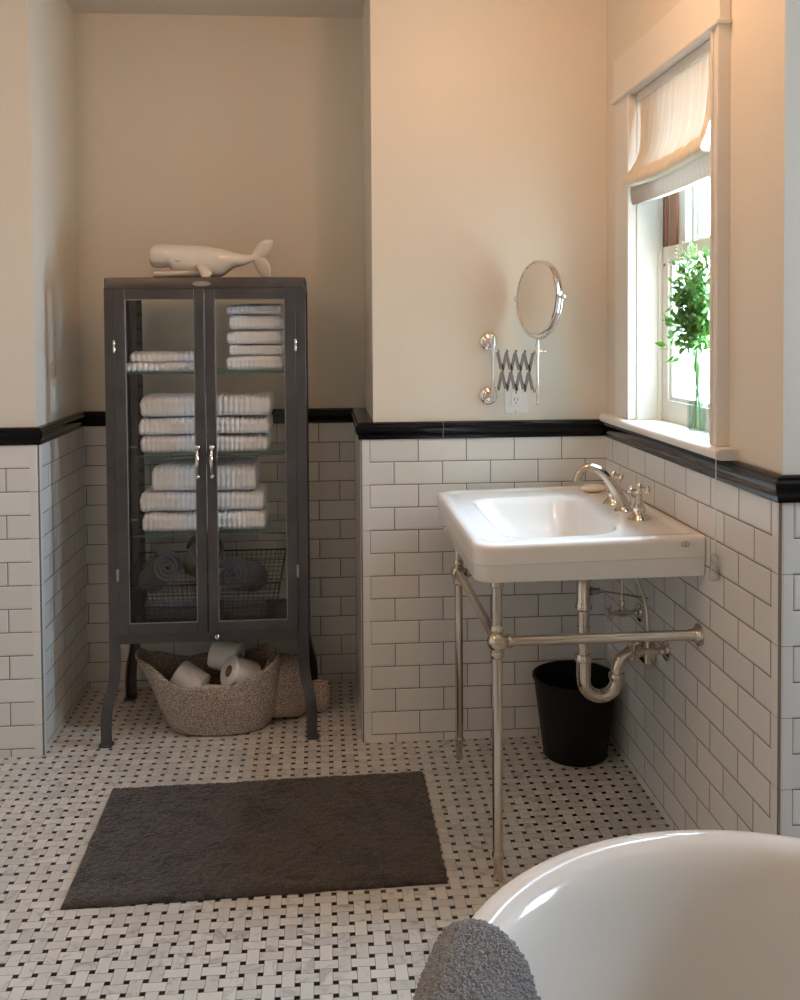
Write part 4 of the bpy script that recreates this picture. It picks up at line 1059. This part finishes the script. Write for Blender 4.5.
# ------------------------------------------------------------------ bathtub
TX, TYc, TA, TB, TZ = -.374, -2.092, .428, .455, .56
LEN = .62
def oval(d, z, n=96):
    out = []
    for i in range(n):
        t = 2 * pi * i / n; c_, s_ = cos(t), sin(t)
        a = TA - d; b = TB - d
        y = TYc + b * s_ if s_ >= 0 else TYc - LEN + b * s_
        out.append((TX + a * c_, y, z))
    return out
tb = empty('bathtub', (TX, TYc - .3, 0), 'glossy white oval bathtub with a rolled rim in the right foreground', 'bathtub')
R_ = [oval(.20, .095), oval(.13, .105), oval(.085, .14), oval(.060, .22), oval(.045, .34), oval(.036, .46), oval(.032, .515), oval(.026, .528), oval(.012, .529)]
R_ += [oval(.012 - .012 * sin(t) * 1.0, .545 - .016 * cos(t)) for t in (.5, 1.1, pi / 2, 2.0, 2.5)]
R_ += [oval(.014, .5605), oval(.024, .5605), oval(.036, .5575), oval(.048, .549), oval(.060, .533), oval(.070, .505), oval(.084, .44), oval(.098, .34), oval(.118, .24), oval(.155, .175), oval(.21, .145), oval(.29, .135), oval(.37, .132)]
mb = MB().rings(R_); o = world_part(mb, 'tub_shell', M['tub'], tb)
for p in o.data.polygons: p.use_smooth = True
for a_, b_ in ((-1, 1), (1, 1), (-1, -1), (1, -1)):
    x = TX + a_ * .22; y = TYc + .15 if b_ > 0 else TYc - LEN - .15
    mb = MB().tube(smooth_path([(x, y, .16), (x + a_ * .05, y + b_ * .04, .11), (x + a_ * .035, y + b_ * .03, .06), (x + a_ * .06, y + b_ * .05, .022)], 5), smooth1([.035, .028, .018, .022], 5), 16); mb.ball((x + a_ * .062, y + b_ * .052, .022), .028, 14, sc=(1, 1, .78))
    world_part(mb, 'foot', M['nickel'], tb)

# chenille towel draped over the rim
dw = empty('chenille_mat', (-.74, -1.95, .56), 'grey chenille bath mat draped over the rim of the tub at the bottom edge', 'bath mat')
ux = Vector((-.86, .50, 0)).normalized()      # across the rim, outwards
uy = Vector((-.50, -.86, 0)).normalized()     # along the rim, towards the camera
O_ = Vector((-.706, -1.880, .004))
sec = smooth_path([(-.100, 0, .33), (-.084, 0, .45), (-.066, 0, .525), (-.044, 0, .560), (-.012, 0, .575), (.014, 0, .570), (.034, 0, .548), (.043, 0, .50), (.047, 0, .40), (.049, 0, .24)], 7)
def tw(u, v):
    """u along the section, v along the rim (0..1)"""
    k = u * (len(sec) - 1); i = min(int(k), len(sec) - 2); p = sec[i].lerp(sec[i + 1], k - i)
    e = min(v, 1 - v); rnd_ = max(0, 1 - e / .06)
    z_ = p.z - .012 * rnd_ ** 2
    L = v * .40; th0 = radians(148.5); a_, b_ = TA - .024, TB - .024
    th = th0 + L / .425
    if th < pi: q = Vector((TX + a_ * cos(th), TYc + b_ * sin(th), 0)); nn = Vector((cos(th) / a_, sin(th) / b_, 0)).normalized()
    else: q = Vector((TX - a_, TYc - (th - pi) * .425, 0)); nn = Vector((-1, 0, 0))
    q = q + nn * p.x
    q.z = z_ + .001 + .004 * noise.noise(Vector((u * 5, v * 6, 2))); return q
mb = MB(); sheet(mb, tw, 60, 40, .012); world_part(mb, 'backing', M['chenille'], dw)
mb = MB(); rnd = random.Random(4)
NR, NC = 84, 120
for a in range(NR):
    for b_ in range(NC):
        v = (a + .5 + rnd.uniform(-.15, .15)) / NR; u = .03 + .94 * (b_ + rnd.uniform(.2, .8)) / NC
        p = tw(u, v); pu = tw(min(u + .01, 1), v) - tw(max(u - .01, 0), v); pv = tw(u, min(v + .01, 1)) - tw(u, max(v - .01, 0))
        n0 = pv.cross(pu).normalized()
        if n0.z < 0 and .3 < u < .6: n0 = -n0
        if u <= .3 and n0.dot(ux) > 0: n0 = -n0
        if u >= .6 and n0.dot(ux) < 0: n0 = -n0
        d1 = pu.normalized(); d2 = pv.normalized(); s0 = rnd.uniform(.8, 1.25)
        lean = d1 * rnd.uniform(-.003, .003) + d2 * rnd.uniform(-.002, .002)
        rings = []
        for hh, rr_ in ((.003, .0024), (.006, .0026), (.0088, .0023), (.0102, .0010)):
            c = p + n0 * hh * s0 + lean * (hh / .01)
            rings.append([c + (d1 * cos(t) * 1.15 + d2 * sin(t) * .8) * rr_ for t in [2 * pi * k / 6 for k in range(6)]])
        mb.rings(rings, cap0=False)
world_part(mb, 'pile', M['chenille'], dw)

# ------------------------------------------------------------------ lights
def area(name, loc, rot, sx, sy, energy, col=(1, 1, 1), portal=False, spread=pi):
    l = bpy.data.lights.new(name, 'AREA'); l.shape = 'RECTANGLE'; l.size = sx; l.size_y = sy; l.energy = energy; l.color = col; l.spread = spread
    o = bpy.data.objects.new(name, l); COL.objects.link(o); o.location = loc; o.rotation_euler = rot
    if portal: l.cycles.is_portal = True
    return o
area('window_portal', (.149, (WY0 + WY1) / 2, 1.525), (0, radians(90), 0), .95, .56, 1, portal=True)
area('window_portal', (1.495, (AY0 + AY1) / 2, 1.6), (0, radians(90), 0), .7, .6, 1, portal=True)
def lamp(name, loc, energy, col, size=.06):
    l = bpy.data.lights.new(name, 'POINT'); l.energy = energy; l.color = col; l.shadow_soft_size = size
    o = bpy.data.objects.new(name, l); COL.objects.link(o); o.location = loc; return o
lamp('ceiling_lamp', (-.45, -1.0, 2.36), 12.5, (1, .54, .26), .09)
lamp('ceiling_lamp', (-1.9, -1.7, 2.36), 12, (1, .54, .26), .09)

W = bpy.data.worlds.new('sky'); SC.world = W; W.use_nodes = True; nt = W.node_tree
bg = nt.nodes['Background']
tc = nt.nodes.new('ShaderNodeTexCoord'); sx = nt.nodes.new('ShaderNodeSeparateXYZ'); nt.links.new(tc.outputs['Generated'], sx.inputs[0])
up = E(nt, sx.outputs[2]).sst(-.3, .4)
nt.links.new(mix(nt, up, (.62, .82, 1.0), (.58, .79, 1.0)), bg.inputs[0]); bg.inputs[1].default_value = 74.0

# ------------------------------------------------------------------ camera
f, cy, yaw, pitch, roll_, Cp = 969.67, 357.28, radians(4.584), radians(1.7834), radians(-.3772), Vector((-.9054, -3.056, 1.3256))
eu = Vector((cos(yaw), -sin(yaw), 0)); ev = Vector((-sin(pitch) * sin(yaw), -sin(pitch) * cos(yaw), -cos(pitch))); fw = Vector((cos(pitch) * sin(yaw), cos(pitch) * cos(yaw), -sin(pitch)))
right = eu * cos(roll_) - ev * sin(roll_); down = eu * sin(roll_) + ev * cos(roll_)
cam = bpy.data.cameras.new('camera'); co = bpy.data.objects.new('camera', cam); COL.objects.link(co)
m4 = Matrix((( right.x, -down.x, -fw.x, Cp.x), (right.y, -down.y, -fw.y, Cp.y), (right.z, -down.z, -fw.z, Cp.z), (0, 0, 0, 1)))
co.matrix_world = m4
cam.sensor_fit = 'VERTICAL'; cam.sensor_height = 24; cam.lens = f / 1000 * 24; cam.shift_y = -(500 - cy) / 1000; cam.clip_start = .02
SC.camera = co
vs = SC.view_settings; vs.view_transform = 'Standard'; vs.look = 'None'; vs.gamma = 1; vs.use_curve_mapping = False; vs.exposure = -0.23
SC.cycles.max_bounces = 12; SC.cycles.diffuse_bounces = 6; SC.cycles.transparent_max_bounces = 16; SC.cycles.sample_clamp_indirect = 6
SC.cycles.caustics_reflective = False; SC.cycles.caustics_refractive = False
